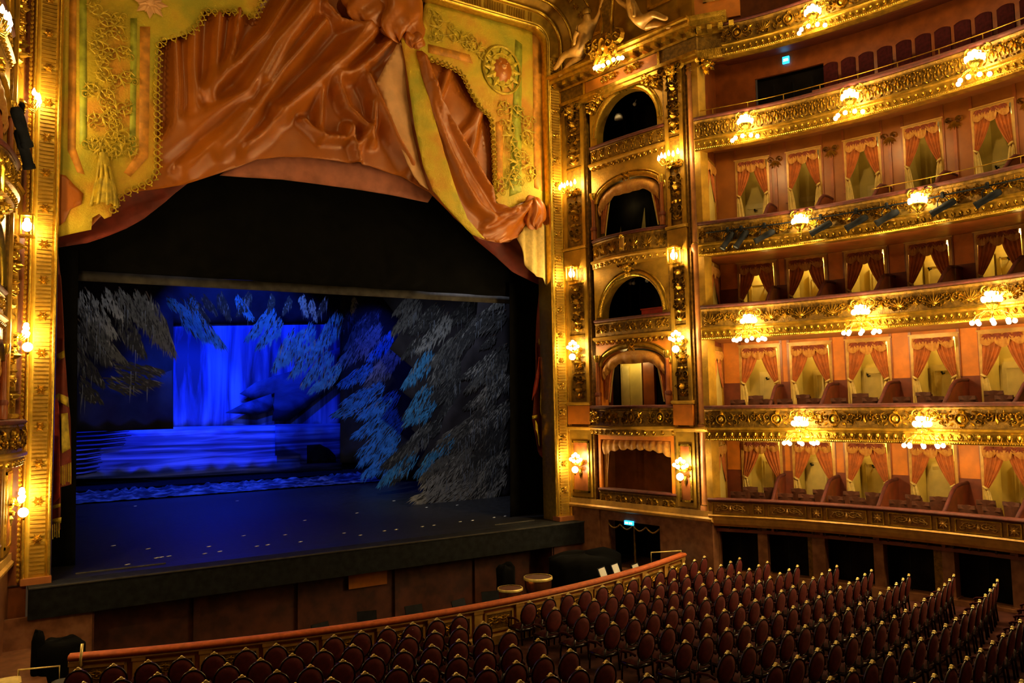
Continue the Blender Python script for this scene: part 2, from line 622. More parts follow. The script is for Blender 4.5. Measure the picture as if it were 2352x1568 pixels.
M_CART = orn_cartouche().mesh('cartouche', GILT)
M_CART_B = orn_cartouche(.95, .5).mesh('cartouche', GOLD)
M_RINC = orn_rinceau().mesh('scrollwork', GOLD)
M_RINC_S = orn_rinceau(.55, .42).mesh('scrollwork', GOLD)
M_PALM = orn_palmette().mesh('palmette', GOLD)
M_PALM_G = orn_palmette(.5, .5).mesh('palmette', GILT)
M_LYRE = orn_lyre().mesh('lyre_scroll', GOLD)
M_ROS = orn_rosette(.17).mesh('rosette', GOLD)
M_ROS_S = orn_rosette(.11, 6).mesh('rosette', GOLD)
M_EGG = MB().boss(0, 0, 0.055, .07, n=7).ring(0, 0, .075, .1, .025, .03, n=8, a0=pi, a1=2 * pi).mesh('egg_moulding', GOLD)
M_CANDS = [orn_candelabrum(.55, h, k).mesh('relief', GOLD) for k, h in ((0, 2.2), (1, 1.55), (2, 1.75), (3, 1.35))]
M_MASK = orn_grotesque().mesh('mask_relief', GILT)

SEND = 11.2       # the horseshoe is built a little past the edge of the view
RAILZ = {1: 2.70, 2: 5.57, 3: 8.74, 4: 11.42, 5: 14.85, 6: 17.78}


T1GROUND = mat('brown gilt panelling', (0.34, 0.155, 0.022), 0.45, 0.2, 0.25, 6, 0.3, 30)
M_T1R = orn_rinceau().mesh('relief', FRAMEW)
M_T1S = orn_rosette(.17).mesh('relief', FRAMEW)


def balcony(t):
    zr = RAILZ[t]
    s0 = 0.0 if t < 6 else 1.0
    lab = {1: 'low brown gilt-panelled front of the boxes just above the stalls', 2: 'lowest gilded balcony front with cartouches and egg moulding, long and level',
           3: 'second gilded balcony front with fine floral scrollwork and three lamps', 4: 'third gilded balcony front carrying the row of black spotlights',
           5: 'fourth gilded balcony front with lyre scrolls and brass rail on top', 6: 'topmost gilded balcony front at upper edge of photo'}[t]
    root = thing('gilded_balcony', lab, 'balcony', group='gilded balcony fronts of the horseshoe')
    sweep(MB(), s0, SEND, [(-.09, zr), (-.12, zr - .05), (-.08, zr - .10), (.24, zr - .10), (.26, zr - .03), (.2, zr)]).build('handrail', VELVET, root, smooth=True)
    if t == 1:
        sweep(MB(), s0, SEND, [(-.02, zr - .1), (0, zr - .5), (.2, zr - .5), (.2, zr - .1)]).build('frieze', T1GROUND, root)
        sweep(MB(), s0, SEND, [(-.05, zr - .5), (-.08, zr - .54), (-.03, zr - .57), (-.02, zr - .66), (.02, zr - .78), (.08, zr - .86), (.3, zr - .86), (.3, zr - .5)]).build('cornice', FRAMEW, root)
        s, k = 0.12, 0
        while s < SEND - .5:
            w = 1.12 if k % 2 == 0 else .34
            fr = MB()
            for a0, a1, z0, z1 in ((s, s + w, zr - .155, zr - .125), (s, s + w, zr - .48, zr - .45), (s, s + .03, zr - .48, zr - .125), (s + w - .03, s + w, zr - .48, zr - .125)):
                cbox(fr, a0, a1, -.05, 0.0, z0, z1)
            fr.build('panel_frame', GOLD, root)
            F = HF(s + w / 2, -.015, zr - .30)
            put('relief', M_T1R if k % 2 == 0 else M_T1S, root, F @ S(1.15 if k % 2 == 0 else .8, 1, .62 if k % 2 == 0 else .8))
            s += w + .12
            k += 1
        return root
    top = zr - .1
    sweep(MB(), s0, SEND, [(-.06, top), (-.075, top - .03), (-.03, top - .08), (.0, top - .10), (0, top - .60), (.2, top - .60), (.2, top)]).build('frieze', GOLDBACK, root)
    lo = top - .58
    sweep(MB(), s0, SEND, [(-.02, lo), (-.10, lo - .02), (-.11, lo - .07), (-.05, lo - .10), (-.03, lo - .13), (-.01, lo - .30), (-.05, lo - .33), (-.07, lo - .37), (-.03, lo - .42), (.3, lo - .42), (.3, lo)]).build('cornice', GOLD, root)
    # egg and dart, each moulded piece by itself
    es = .235 if t == 2 else .19
    n = int((SEND - s0) / es)
    for i in range(n):
        put('egg_moulding', M_EGG, root, HF(s0 + .12 + i * es, -.03, lo - .21) @ S(.8 if t == 2 else .62, .8, 1.25 if t == 2 else .9))
    bd = MB()
    s = s0 + .03
    while s < SEND:
        p = hs(s, -.065)[0]
        bd.ball((p.x, p.y, lo - .375), .022, 5, 3)
        s += .06
    bd.build('bead_row', GILT, root, kind='stuff')
    zc = top - .33
    if t == 2:
        step, seq = .84, [M_CART, M_RINC]
    elif t == 3:
        step, seq = .46, [M_PALM, M_RINC_S]
    elif t == 4:
        step, seq = .47, [M_RINC_S, M_PALM_G]
    elif t == 5:
        step, seq = .27, [M_LYRE]
    else:
        step, seq = .8, [M_CART_B, M_PALM]
    s, k = s0 + step * .6, 0
    while s < SEND - .3:
        me = seq[k % len(seq)]
        put('cartouche' if me in (M_CART, M_CART_B) else ('scrollwork' if me in (M_RINC, M_RINC_S) else 'palmette' if me in (M_PALM, M_PALM_G) else 'lyre_scroll'), me, root, HF(s, .0, zc) @ S(1, 1.2, 1.02))
        s += step
        k += 1
    if t in (4, 5):
        a, b = (0.1, SEND) if t == 5 else (5.2, SEND)
        n = int((b - a) / .35)
        MB().tube([(hs(a + (b - a) * i / n, .05)[0].x, hs(a + (b - a) * i / n, .05)[0].y, zr + .22) for i in range(n + 1)], .015, 6).build('brass_rail', GOLD, root, smooth=True)
        s = a + .5
        while s < b:
            p = hs(s, .05)[0]
            MB().tube([(p.x, p.y, zr - .02), (p.x, p.y, zr + .22)], .014, 5).build('rail_post', GOLD, root)
            s += 1.1
    return root


BALC = {t: balcony(t) for t in range(1, 7)}

# ------------------------------------------------------------------ back walls, floors and soffits of the boxes
DOORS = {1: [1.28, 2.66, 4.10, 5.76, 7.50, 9.2], 2: [1.33, 2.70, 4.26, 5.95, 7.62, 9.3], 3: [1.36, 2.71, 4.32, 5.95, 7.65, 9.3], 4: [1.35, 2.77, 4.39, 5.97, 7.68, 9.3]}
DTOP = {1: 4.36, 2: 7.44, 3: 10.22, 4: 13.72}
DW = 2.0
DWF = {1: 1.0, 2: 1.0, 3: .96, 4: .84}
ATTIC = 1.15


def make_curtain():
    """tied-back door curtain: local x across, y into wall, z=0 at its top; 1.16 wide"""
    W, H = .58, 2.25
    pel = MB()

    def pf(u, v):
        x = (u * 2 - 1) * W
        k = u * 3
        sc = abs(sin(pi * (k % 1.0 if u < 1 else 1.0)))
        mid = 0.06 if 1 <= k < 2 else 0.0
        dr = .24 + .13 * sc + mid - (.05 if k < 1 or k >= 2 else 0) + .10 * abs(u * 2 - 1) ** 3
        return (x, -.10 - .035 * sin(v * pi) - .02 * sin(u * 40), -v * dr)
    pel.grid(pf, 36, 6)
    med = MB()
    for x in (-.38, -.13, .13, .38):
        for k in range(5):
            med.leaf(x, -.01, -pi / 2 + (k - 2) * .5, .20, .085, .02, -.14)
    dr, tl = {}, {}
    for sg in (-1, 1):
        d = MB()

        def df(u, v, sg=sg):
            inn = -.03 - .50 * (v ** 1.7)
            out = -W + .01 - .03 * v
            x = out + (inn - out) * u
            fold = .035 * sin(u * 26 + 2 * v) * (1 - .5 * v)
            return (sg * -x, -.03 + fold - .05 * v, -.12 - v * 1.12 - .10 * u * v * v)
        d.grid(df, 26, 14)
        dr[sg] = d
        k = MB()

        def tf(u, v, sg=sg):
            out = -W - .05 - .02 * v
            inn = -W + .09 + .17 * v ** .7
            x = out + (inn - out) * u
            return (sg * -x, -.07 + .025 * sin(u * 15), -1.20 - .10 * (1 - v) * (1 - u) - v * 1.05)
        k.grid(tf, 12, 6)
        k.tube([(sg * (W + .03), -.1, -1.19), (sg * (W - .04), -.13, -1.24), (sg * (W - .1), -.1, -1.28)], .035, 6)
        tl[sg] = k
    return pel.mesh('pelmet', PELMET, True), med.mesh('pelmet_motif', MOTIF), {s: dr[s].mesh('drape', DRAPE, True) for s in dr}, {s: tl[s].mesh('drape_tail', LINING, True) for s in tl}


C_PEL, C_MED, C_DR, C_TL = make_curtain()


def put_curtain(label, F, sx=1.0, sz=1.0):
    r = thing('box_curtain', label, 'curtain', F @ S(sx, 1, sz), 'tied-back curtains in the box doorways')
    p = put('pelmet', C_PEL, r)
    put('pelmet_motif', C_MED, p)
    for sg in (-1, 1):
        put('drape', C_DR[sg], r)
        put('drape_tail', C_TL[sg], r, label='cream lining gathered by the tie')
    return r


M_LEAF = MB().box(-.36, .36, -.03, .03, 0, 2.05)
for zz0, zz1 in ((.15, .8), (.95, 1.9)):
    for q in ((-.27, .27, zz0, zz0 + .035), (-.27, .27, zz1 - .035, zz1), (-.27, -.235, zz0, zz1), (.235, .27, zz0, zz1)):
        M_LEAF.box(q[0], q[1], -.05, -.03, q[2], q[3])
M_LEAF = M_LEAF.mesh('door_leaf', CREAMD)
M_HANDLE = MB().tube([(0, 0, 0), (0, -.06, 0), (.09, -.07, .02)], .018, 5).ball((0, -.07, .05), .035, 6, 4).mesh('coat_hook', LANTERN)

# partition between boxes: curved padded top
PART_PROF = [(0.12, -.16), (0.35, .0), (.62, .20), (.86, .40), (1.12, .54), (1.5, .58), (1.98, .58)]


def make_partition():
    b = MB()
    pr = [(d, z) for d, z in PART_PROF] + [(1.98, -.95), (.12, -.95)]
    m = len(pr)
    vs = [(-.035, d, z) for d, z in pr] + [(.035, d, z) for d, z in pr]
    b.add(vs, [(k, (k + 1) % m, m + (k + 1) % m, m + k) for k in range(m)] + [tuple(range(m)), tuple(range(2 * m - 1, m - 1, -1))])
    r = MB().tube([(0, d, z + .02) for d, z in PART_PROF], .055, 7)
    return b.mesh('panel', DADO), r.mesh('padded_top', VELVET, True)


M_PP, M_PT = make_partition()


def box_tier(t):
    zr = RAILZ[t]
    zf = zr - .95
    nxt = RAILZ[t + 1] - 1.10 if t < 5 else 17.0
    ceil = nxt if t != 4 else 14.2
    w = thing('wall_right', 'back wall of box doorways behind the ' + TIER[t], None, kind='structure')
    sweep(MB(), .0, SEND, [(.22, zf), (DW + 1.2, zf), (DW + 1.2, zf - .10), (.22, zf - .10)]).build('box_floor', DADO, w)
    sweep(MB(), .0, SEND, [(.25, ceil), (DW + 1.2, ceil), (DW + 1.2, ceil + .08), (.25, ceil + .08)]).build('soffit', ROSEW if t in (1, 2, 4) else BROWNW, w)
    up = {1: ORANGE, 2: ORANGE, 3: ORANGE, 4: BROWN4}[t]
    pts = DOORS[t]
    dt = DTOP[t]
    prev = .06
    for i, sc_ in enumerate(pts):
        k = hscale(sc_, DW)
        wf = DWF[t]
        hw = .60 * wf / k
        # pier between openings
        a, b = prev, sc_ - hw
        cbox(MB(), a, b, DW, DW + .1, zf, zr + .72).build('dado_panel', DADO if t < 4 else BROWN4, w)
        cbox(MB(), a, b, DW, DW + .1, zr + .72, ceil).build('wall_panel', up, w)
        fr = MB()
        if b - a > .25:
            cbox(fr, a + .02, a + .09, DW - .03, DW, zr + .72, ceil)
            cbox(fr, b - .09, b - .02, DW - .03, DW, zr + .72, ceil)
            fr.build('panel_moulding', BROWNW, w)
        cbox(MB(), sc_ - hw, sc_ + hw, DW, DW + .1, dt, ceil).build('lintel', up, w)
        F = HF(sc_, DW, zf)
        H = dt - zf
        f = MB()
        f.box(-.66, -.58, -.05, .1, 0, H + .07).box(.58, .66, -.05, .1, 0, H + .07).box(-.58, .58, -.05, .1, H - .01, H + .07)
        f.box(-.70, .70, -.08, 0, H + .07, H + .11)
        f.build('door_frame', FRAMEW, w, F @ S(wf, 1, 1))
        an = MB()
        D = ATTIC
        an.add([(-.61, .02, 0), (-.61, D, 0), (-.61, D, H), (-.61, .02, H), (.61, .02, 0), (.61, D, 0), (.61, D, H), (.61, .02, H)],
               [(0, 1, 2, 3), (4, 7, 6, 5), (1, 5, 6, 2), (3, 2, 6, 7), (0, 4, 5, 1)])
        an.build('anteroom_lining', CREAM, w, F @ S(wf, 1, 1))
        rnd = (i * 7 + t * 3) % 5
        lf = put('door_leaf', M_LEAF, w, F @ T(.12 if rnd % 2 else -.16, D - .05, 0) @ RZ(.0))
        put('coat_hook', M_HANDLE, lf, T(-.02 + .1 * (rnd - 2), -.03, 1.78))
        if rnd in (0, 3):
            put('door_leaf', M_LEAF, w, F @ T(.40, .62, 0) @ RZ(radians(68)))
        point_light('anteroom_lamp_light', (F @ T(.2 * wf, .9, H - .05)).translation, {1: 7.0, 2: 9.5, 3: 11.0, 4: .9}[t], (1.0, .72, .25), .03)
        put_curtain('salmon curtain in the %s doorway from the stage, %s' % (ORD[i], TIER[t]), HF(sc_, DW - .03, dt) @ T(0, 0, -.01), .98 * wf, 0.93)
        prev = sc_ + hw
    a, b = prev, SEND
    cbox(MB(), a, b, DW, DW + .1, zf, zr + .72).build('dado_panel', DADO, w)
    cbox(MB(), a, b, DW, DW + .1, zr + .72, ceil).build('wall_panel', up, w)
    # return wall towards the proscenium tower with its tall glazed panel
    p0, p1 = Vector((19.10, 18.02)), hs(.08, DW + .05)[0]
    dv = (p1 - p0).normalized()
    F = Matrix(((dv.x, -dv.y, 0, p0.x), (dv.y, dv.x, 0, p0.y), (0, 0, 1, 0), (0, 0, 0, 1)))
    L = (p1 - p0).length
    MB().box(0, L, 0, .1, zf, ceil).build('return_wall', BROWNW if t > 3 else DADO, w, F)
    g = MB()
    for q in ((.34, .48, zf + .1, dt + .05), (1.62, 1.76, zf + .1, dt + .05), (.34, 1.76, dt - .08, dt + .05), (.34, 1.76, zf + .1, zf + .3)):
        g.box(q[0], q[1], -.05, 0, q[2], q[3])
    g.build('panel_surround', GOLDFLAT, w, F)
    MB().box(.48, 1.62, -.015, 0, zf + .3, dt - .08).build('cream_panel', CREAM, w, F)
    r = thing('box_curtain', 'narrow curtain on the return wall beside the tower, ' + TIER[t], 'curtain', F @ T(1.05, 0, dt - .1) @ S(.98, .8, .9), 'narrow curtains beside the tower')
    put('pelmet', C_PEL, r)
    for sg in (-1, 1):
        put('drape', C_DR[sg], r)
    # partitions
    for i in range(len(pts) - 1):
        s = (pts[i] + pts[i + 1]) / 2 - .08
        q = thing('box_partition', 'dark red curved partition between %s and %s boxes, %s' % (ORD[i], ORD[i + 1], TIER[t]), 'partition', HF(s, 0, zr), 'curved partitions between boxes')
        put('panel', M_PP, q)
        put('padded_top', M_PT, q)
    return w


WALLS = {t: box_tier(t) for t in (1, 2, 3, 4)}

# gilt corbels in the corners under the fourth balcony
cb = MB()
for k in range(5):
    cb.leaf(0, 0, -pi / 2 + (k - 2) * .4, .26, .09, .08)
cb.scroll(-.14, .02, .1, 1.3, 0, 1, .04, .06).scroll(.14, .02, .1, 1.3, pi, -1, .04, .06)
M_CORB = cb.mesh('corbel', GOLD)
for i in range(5):
    s = (DOORS[4][i] + DOORS[4][i + 1]) / 2 - .05
    put('corbel', M_CORB, WALLS[4], HF(s, DW - .02, 13.62) @ S(1.1, 1.5, 1.1))
    cbox(MB(), s - .04, s + .04, DW - .05, DW, 10.5, 13.5).build('wall_strip', BROWNW, WALLS[4])

# chairs inside the boxes
ch = MB()
ch.grid(lambda u, v: ((u * 2 - 1) * (.22 - .02 * v), -.02 + .05 * (u * 2 - 1) ** 2 - .10 * v, .42 + v * (.50 + .06 * (1 - (u * 2 - 1) ** 2))), 6, 4)
ch.grid(lambda u, v: ((u * 2 - 1) * (.22 - .02 * v), .05 + .05 * (u * 2 - 1) ** 2 - .10 * v, .42 + v * (.50 + .06 * (1 - (u * 2 - 1) ** 2))), 6, 4)
ch.box(-.2, .2, -.10, -.05, .88, .97)
CH_B = ch.mesh('backrest', BROWNSEAT)
CH_S = MB().box(-.22, .22, -.45, .02, .38, .46).mesh('seat', BROWNSEAT)
CH_L = MB().box(-.02, .02, -.02, .02, 0, .38).mesh('leg', SEATWOOD)
for t, offs in ((1, (-.48, -.18, .14, .46)), (2, (-.42, .05, .48))):
    for i, sc_ in enumerate(DOORS[t][:5]):
        k = hscale(sc_, .8)
        for j, o in enumerate(offs):
            d = .55 if j % 2 == 0 else .95
            r = thing('box_chair', '%s dark brown chair from the stage in the %s box, %s' % (ORD[j], ORD[i], TIER[t]), 'chair',
                      HF(sc_ + o / k, d, RAILZ[t] - .95 + (.0 if d < .7 else .12)) @ RZ(.25 * sin(i * 3 + j * 2)) @ S(1.12, 1, 1.15), 'brown chairs in the boxes')
            put('backrest', CH_B, r)
            put('seat', CH_S, r)
            for lx in (-.19, .19):
                for ly in (-.42, 0):
                    put('leg', CH_L, r, T(lx, ly, 0))

# ------------------------------------------------------------------ fourth gallery interior (open, dark)
w = thing('wall_right', 'dark back wall of the open gallery under the topmost balcony', None, kind='structure')
zf = 14.32
sweep(MB(), .0, SEND, [(.22, zf), (3.4, zf), (3.4, zf - .1), (.22, zf - .1)]).build('gallery_floor', DADO, w)
sweep(MB(), .0, SEND, [(.25, 16.72), (2.6, 17.55), (2.6, 17.65), (.25, 16.82)]).build('soffit', DADO, w)
sweep(MB(), .05, 1.45, [(2.5, zf), (2.6, zf), (2.6, 17.6), (2.5, 17.6)]).build('wall_panel', BROWNW, w)
sweep(MB(), 1.45, 3.3, [(2.5, 16.72), (2.6, 16.72), (2.6, 17.6), (2.5, 17.6)]).build('lintel', BROWNW, w)
sweep(MB(), 1.45, 3.3, [(2.9, zf), (3.0, zf), (3.0, 16.9), (2.9, 16.9)]).build('dark_opening', DARK, w)
sweep(MB(), 3.3, SEND, [(2.5, zf), (2.6, zf), (2.6, 17.6), (2.5, 17.6)]).build('wall_panel', BROWNW, w)
p0, p1 = Vector((19.10, 18.02)), hs(.08, 2.6)[0]
dv = (p1 - p0).normalized()
F = Matrix(((dv.x, -dv.y, 0, p0.x), (dv.y, dv.x, 0, p0.y), (0, 0, 1, 0), (0, 0, 0, 1)))
MB().box(0, (p1 - p0).length, 0, .1, zf, 17.3).build('return_wall', BROWNW, w, F)
for zz in (15.35, 15.75, 16.15):
    sweep(MB(), 1.5, 3.25, [(2.75, zz), (2.78, zz), (2.78, zz + .025), (2.75, zz + .025)]).build('grille_bar', LANTERN, w)
for ss in (1.9, 2.4, 2.9):
    sweep(MB(), ss, ss + .03, [(2.75, zf), (2.78, zf), (2.78, 16.5), (2.75, 16.5)], .02).build('grille_bar', LANTERN, w)
# exit sign with its bright band of lettering
F = HF(2.32, 2.44, 17.12) @ RX(radians(-6))
sg = thing('exit_sign', 'small square blue lit sign above the dark gallery opening', 'sign', F)
MB().box(-.11, .11, -.03, .03, -.12, .12).build('sign_box', SIGN, sg)
for zz, hw in ((.02, .075), (-.035, .085)):
    MB().box(-hw, hw, -.036, -.03, zz - .018, zz + .018).build('lettering', SIGNW, sg)
# dark red seat backs of the gallery
gs = MB().grid(lambda u, v: ((u * 2 - 1) * .215, .03 * (u * 2 - 1) ** 2, v * (.52 + .05 * (1 - (u * 2 - 1) ** 2))), 6, 3)
gs.box(-.215, .215, .0, .06, -.5, .50)
M_GS = gs.mesh('gallery_seat', SEATCUSH)
for i in range(12):
    s = 3.75 + i * .50
    g = put('gallery_seat', M_GS, None, HF(s, 1.55, 15.72))
    g['label'] = '%s dark red gallery seat back from the stage, above fourth balcony' % ORD[i]
    g['category'] = 'seat'
    g['group'] = 'seat backs in the open gallery'
sweep(MB(), 3.3, SEND, [(1.2, zf), (2.5, zf), (2.5, 15.40), (1.2, 15.40)]).build('seating_step', DADO, w)

# topmost balcony: soffit and floor, wall above
w = thing('wall_right', 'upper wall behind the topmost balcony', None, kind='structure')
sweep(MB(), .6, SEND, [(.22, 16.9), (3.6, 17.75), (3.6, 17.67), (.22, 16.82)]).build('gallery_floor', DADO, w)
sweep(MB(), .6, SEND, [(2.9, 17.6), (3.0, 17.6), (3.0, 21.5), (2.9, 21.5)]).build('wall_panel', BROWNW, w)

# ------------------------------------------------------------------ wall under the boxes: marble piers and dark grilles
w = thing('wall_right', 'marble piers and dark openings under the stalls-level boxes', None, kind='structure')
sweep(MB(), -.1, SEND, [(.9, -.3), (1.0, -.3), (1.0, 1.9), (.9, 1.9)]).build('dark_opening', DARK, w)
sweep(MB(), -.1, SEND, [(.25, 1.84), (1.0, 1.84), (1.0, 1.95), (.25, 1.95)]).build('soffit', MARBLE, w)
for a, b in ((-.1, .22), (1.40, 1.68), (2.96, 3.32), (4.66, 4.92), (6.42, 6.72), (8.05, 8.6), (10.0, 10.4)):
    cbox(MB(), a, b, .30, .62, -.3, 1.86).build('pier', MARBLE, w)
    cbox(MB(), a - .04, b + .04, .26, .66, -.3, .45).build('pier_base', MARBLE, w)
for a, b in ((2.78, 2.95), (6.14, 6.40)):
    cbox(MB(), a, b, .5, .54, .3, 1.84).build('gilt_grille', GOLDBACK, w)
sweep(MB(), -.1, SEND, [(.2, -.3), (.7, -.3), (.7, .42), (.2, .42)]).build('plinth', MARBLE, w)
for a in (.8, 2.2, 3.9, 5.5, 7.4):
    cbox(MB(), a, a + .025, .6, .64, .42, 1.84).build('grille_bar', LANTERN, w)

# ------------------------------------------------------------------ lamps
M_BULB = MB().ball((0, 0, 0), .062, 8, 6).mesh('bulb', BULB, True)
M_FLAME = MB().lathe([(0, -.07), (.035, -.05), (.05, 0), (.035, .06), (.012, .11), (0, .13)], 7).mesh('bulb', BULB, True)
M_BOWL = MB().lathe([(.02, -.30), (.06, -.27), (.05, -.22), (.14, -.16), (.19, -.07), (.20, -.03), (.15, -.03), (.02, -.05)], 12).mesh('bowl', GILT, True)
M_PEND = MB().lathe([(0, -.42), (.03, -.40), (.045, -.36), (.02, -.32), (.03, -.29)], 8).mesh('finial', GILT, True)
kb = MB()
for s_ in (-1, 1):
    kb.tube([(s_ * .09, .28, .42), (s_ * .10, .12, .36), (s_ * .11, -.02, .16), (s_ * .09, -.04, -.05)], [.03, .035, .03, .025], 6)
    kb.scroll(s_ * .22, .30, .13, 1.4, pi / 2, -s_, .05, .06, .2)
    kb.leaf(s_ * .12, .12, pi / 2 - s_ * .8, .26, .1, .06, .2)
kb.tube([(0, .3, .0), (0, .12, -.06), (0, .0, -.12)], .03, 6)
M_BRACK = kb.mesh('bracket', GILT, True)
M_ARMS = {}
for n_ in (5, 8):
    for k_ in range(n_):
        a_ = (2 * pi * k_ / n_ + pi / n_) if n_ == 8 else (pi + pi * (k_ + .5) / n_)
        R_ = .46 if n_ == 8 else .40
        x_, y_ = R_ * cos(a_), R_ * sin(a_)
        M_ARMS[n_, k_] = (MB().tube([(0, 0, -.22), (x_ * .45, y_ * .45, -.24), (x_ * .8, y_ * .8, -.34), (x_, y_, -.47)], .014, 5).mesh('arm', GILT, True), (x_, y_, -.52))


def chandelier(label, F, arms=8, upper=LAMP_W, lower=GLOBE_W, group='gilded lamp clusters on the balcony fronts'):
    r = thing('balcony_lamp', label, 'lamp', F, group)
    put('bracket', M_BRACK, r)
    put('bowl', M_BOWL, r)
    put('finial', M_PEND, r)
    for k in range(8):
        a = 2 * pi * k / 8
        put('bulb', M_BULB, r, T(.19 * cos(a), .19 * sin(a), .05) @ S(1.1, 1.1, 1.2))
    for k in range(4):
        a = 2 * pi * k / 4 + .4
        put('bulb', M_BULB, r, T(.10 * cos(a), .10 * sin(a), .19))
    for k in range(arms):
        me, pos = M_ARMS[arms, k]
        arm = put('arm', me, r)
        put('bulb', M_BULB, arm, T(*pos))
    W = F
    point_light('house_lamp_light', (W @ Vector((0, -.30, .16))), upper, WARM, .05)
    if arms:
        point_light('house_lamp_light', (W @ Vector((0, -.05, -.58))), lower, WARM, .05)
    return r


LD = -.38
for t, ss, dz, arms in ((2, (2.98, 6.38, 9.7), -.60, 8), (3, (1.55, 4.88, 8.30), -.66, 8), (4, (3.26, 6.59, 9.9), -.50, 0), (5, (1.70, 4.89, 8.26), -.58, 5), (6, (3.94, 7.3), -.68, 5)):
    for i, s in enumerate(ss):
        chandelier('%s lamp cluster from the stage on the %s' % (ORD[i], TIER[t]), HF(s, LD, RAILZ[t] + dz), arms, LAMP_W * (1.0 if t != 4 else 1.15), GLOBE_W * (1.0 if arms == 8 else .6))

# black spotlights clamped to a pipe in front of the third gilded balcony
pb = MB().tube([(hs(.3 + i * .35, -.22)[0].x, hs(.3 + i * .35, -.22)[0].y, 11.02) for i in range(31)], .024, 6)
pb.build('lighting_pipe', LANTERN, smooth=True, label='thin black pipe along the third gilded balcony holding spotlights', category='pipe')
sb = MB().lathe([(.0, .30), (.06, .29), (.085, .24), (.085, .02), (.075, 0), (.075, -.22), (.088, -.23), (.088, -.30)], 10)
SP_BODY = sb.mesh('lamp_body', LANTERN, True)
SP_LENS = MB().lathe([(.0, -.285), (.08, -.285)], 10).mesh('lens', LENS)
SP_YOKE = MB().tube([(-.12, 0, .02), (-.12, 0, .16), (-.06, 0, .24), (.06, 0, .24), (.12, 0, .16), (.12, 0, .02)], .014, 5).mesh('yoke', LANTERN)
SP_CLAMP = MB().box(-.03, .03, -.03, .03, .22, .34).ball((0, 0, .33), .05, 6, 4).mesh('clamp', LANTERN)


def spotlight(label, F, aim, sc=1.0):
    r = thing('spotlight', label, 'spotlight', F @ S(sc, sc, sc), 'black theatre spotlights')
    q = Vector(aim).to_track_quat('-Z', 'Y').to_matrix().to_4x4()
    b = put('lamp_body', SP_BODY, r, q)
    put('lens', SP_LENS, b)
    put('yoke', SP_YOKE, r)
    put('clamp', SP_CLAMP, r)
    return r


for i, s in enumerate((.98, 1.40, 2.12, 3.83, 4.85, 5.70, 7.18, 8.30)):
    spotlight('%s black spotlight from the stage under the third gilded balcony rail' % ORD[i], HF(s, -.24, 10.70), ((-.45, -.3, -.75) if i < 2 else (-.8, -.25, -.42)), 1.12)

# ------------------------------------------------------------------ proscenium box towers
TA, TB = Vector((18.15, 23.7)), Vector((19.0, 18.4))
tu = (TB - TA).normalized()
TF = Matrix(((tu.x, -tu.y, 0, TA.x), (tu.y, tu.x, 0, TA.y), (0, 0, 1, 0), (0, 0, 0, 1)))
CX = 9.425
MIRROR = Matrix(((-1, 0, 0, 2 * CX - .3), (0, 1, 0, 0), (0, 0, 1, 0), (0, 0, 0, 1)))
BX0, BX1 = 1.05, 4.42         # bay between the pilasters


def arch_plate(b, x0, x1, z0, z1, cx, r, zs, dep=.35, n=18, rz=None):
    rz = rz or r
    arc = [(cx - r * cos(pi * i / n), zs + rz * sin(pi * i / n)) for i in range(n + 1)]
    pts = [(cx - r, z0)] + arc + [(cx + r, z0)]
    # front: jambs + spandrel quads
    for y in (0.0, dep):
        b.add([(x0, y, z0), (cx - r, y, z0), (cx - r, y, z1), (x0, y, z1)], [(0, 1, 2, 3)])
        b.add([(cx + r, y, z0), (x1, y, z0), (x1, y, z1), (cx + r, y, z1)], [(0, 1, 2, 3)])
        for (xa, za), (xb, zb) in zip(arc, arc[1:]):
            b.add([(xa, y, za), (xb, y, zb), (xb, y, z1), (xa, y, z1)], [(0, 1, 2, 3)])
    for (xa, za), (xb, zb) in zip(pts, pts[1:]):
        b.add([(xa, 0, za), (xb, 0, zb), (xb, dep, zb), (xa, dep, za)], [(0, 1, 2, 3)])
    return b


def arch_trim(b, cx, r, zs, w, h, rz=None, n=20):
    rz = rz or r
    return b.ring(cx, zs, r + w / 2, rz + w / 2, w, h, 0, n, 0, pi)


def bow(b, x0, x1, bulge, prof, n=16):
    """profile of (out, z) on a bowed plan"""
    m = len(prof)
    vs, fs = [], []
    for i in range(n + 1):
        u = i / n
        x = x0 + (x1 - x0) * u
        k = max(0.0, 1 - abs(2 * u - 1) ** 2.6)
        for o, z in prof:
            vs.append((x, -(bulge * k + o), z))
    for i in range(n):
        for k in range(m):
            fs.append((i * m + k, i * m + (k + 1) % m, (i + 1) * m + (k + 1) % m, (i + 1) * m + k))
    fs += [tuple(range(m)), tuple(range(n * m + m - 1, n * m - 1, -1))]
    return b.add(vs, fs)


def bow_frame(x0, x1, bulge, u, z, out=0.0):
    x = x0 + (x1 - x0) * u
    k = max(0.0, 1 - abs(2 * u - 1) ** 2.6)
    e = .01
    k2 = max(0.0, 1 - abs(2 * (u + e) - 1) ** 2.6)
    a = atan2(-bulge * (k2 - k), (x1 - x0) * e)
    return T(x, -(bulge * k + out), z) @ RZ(a)


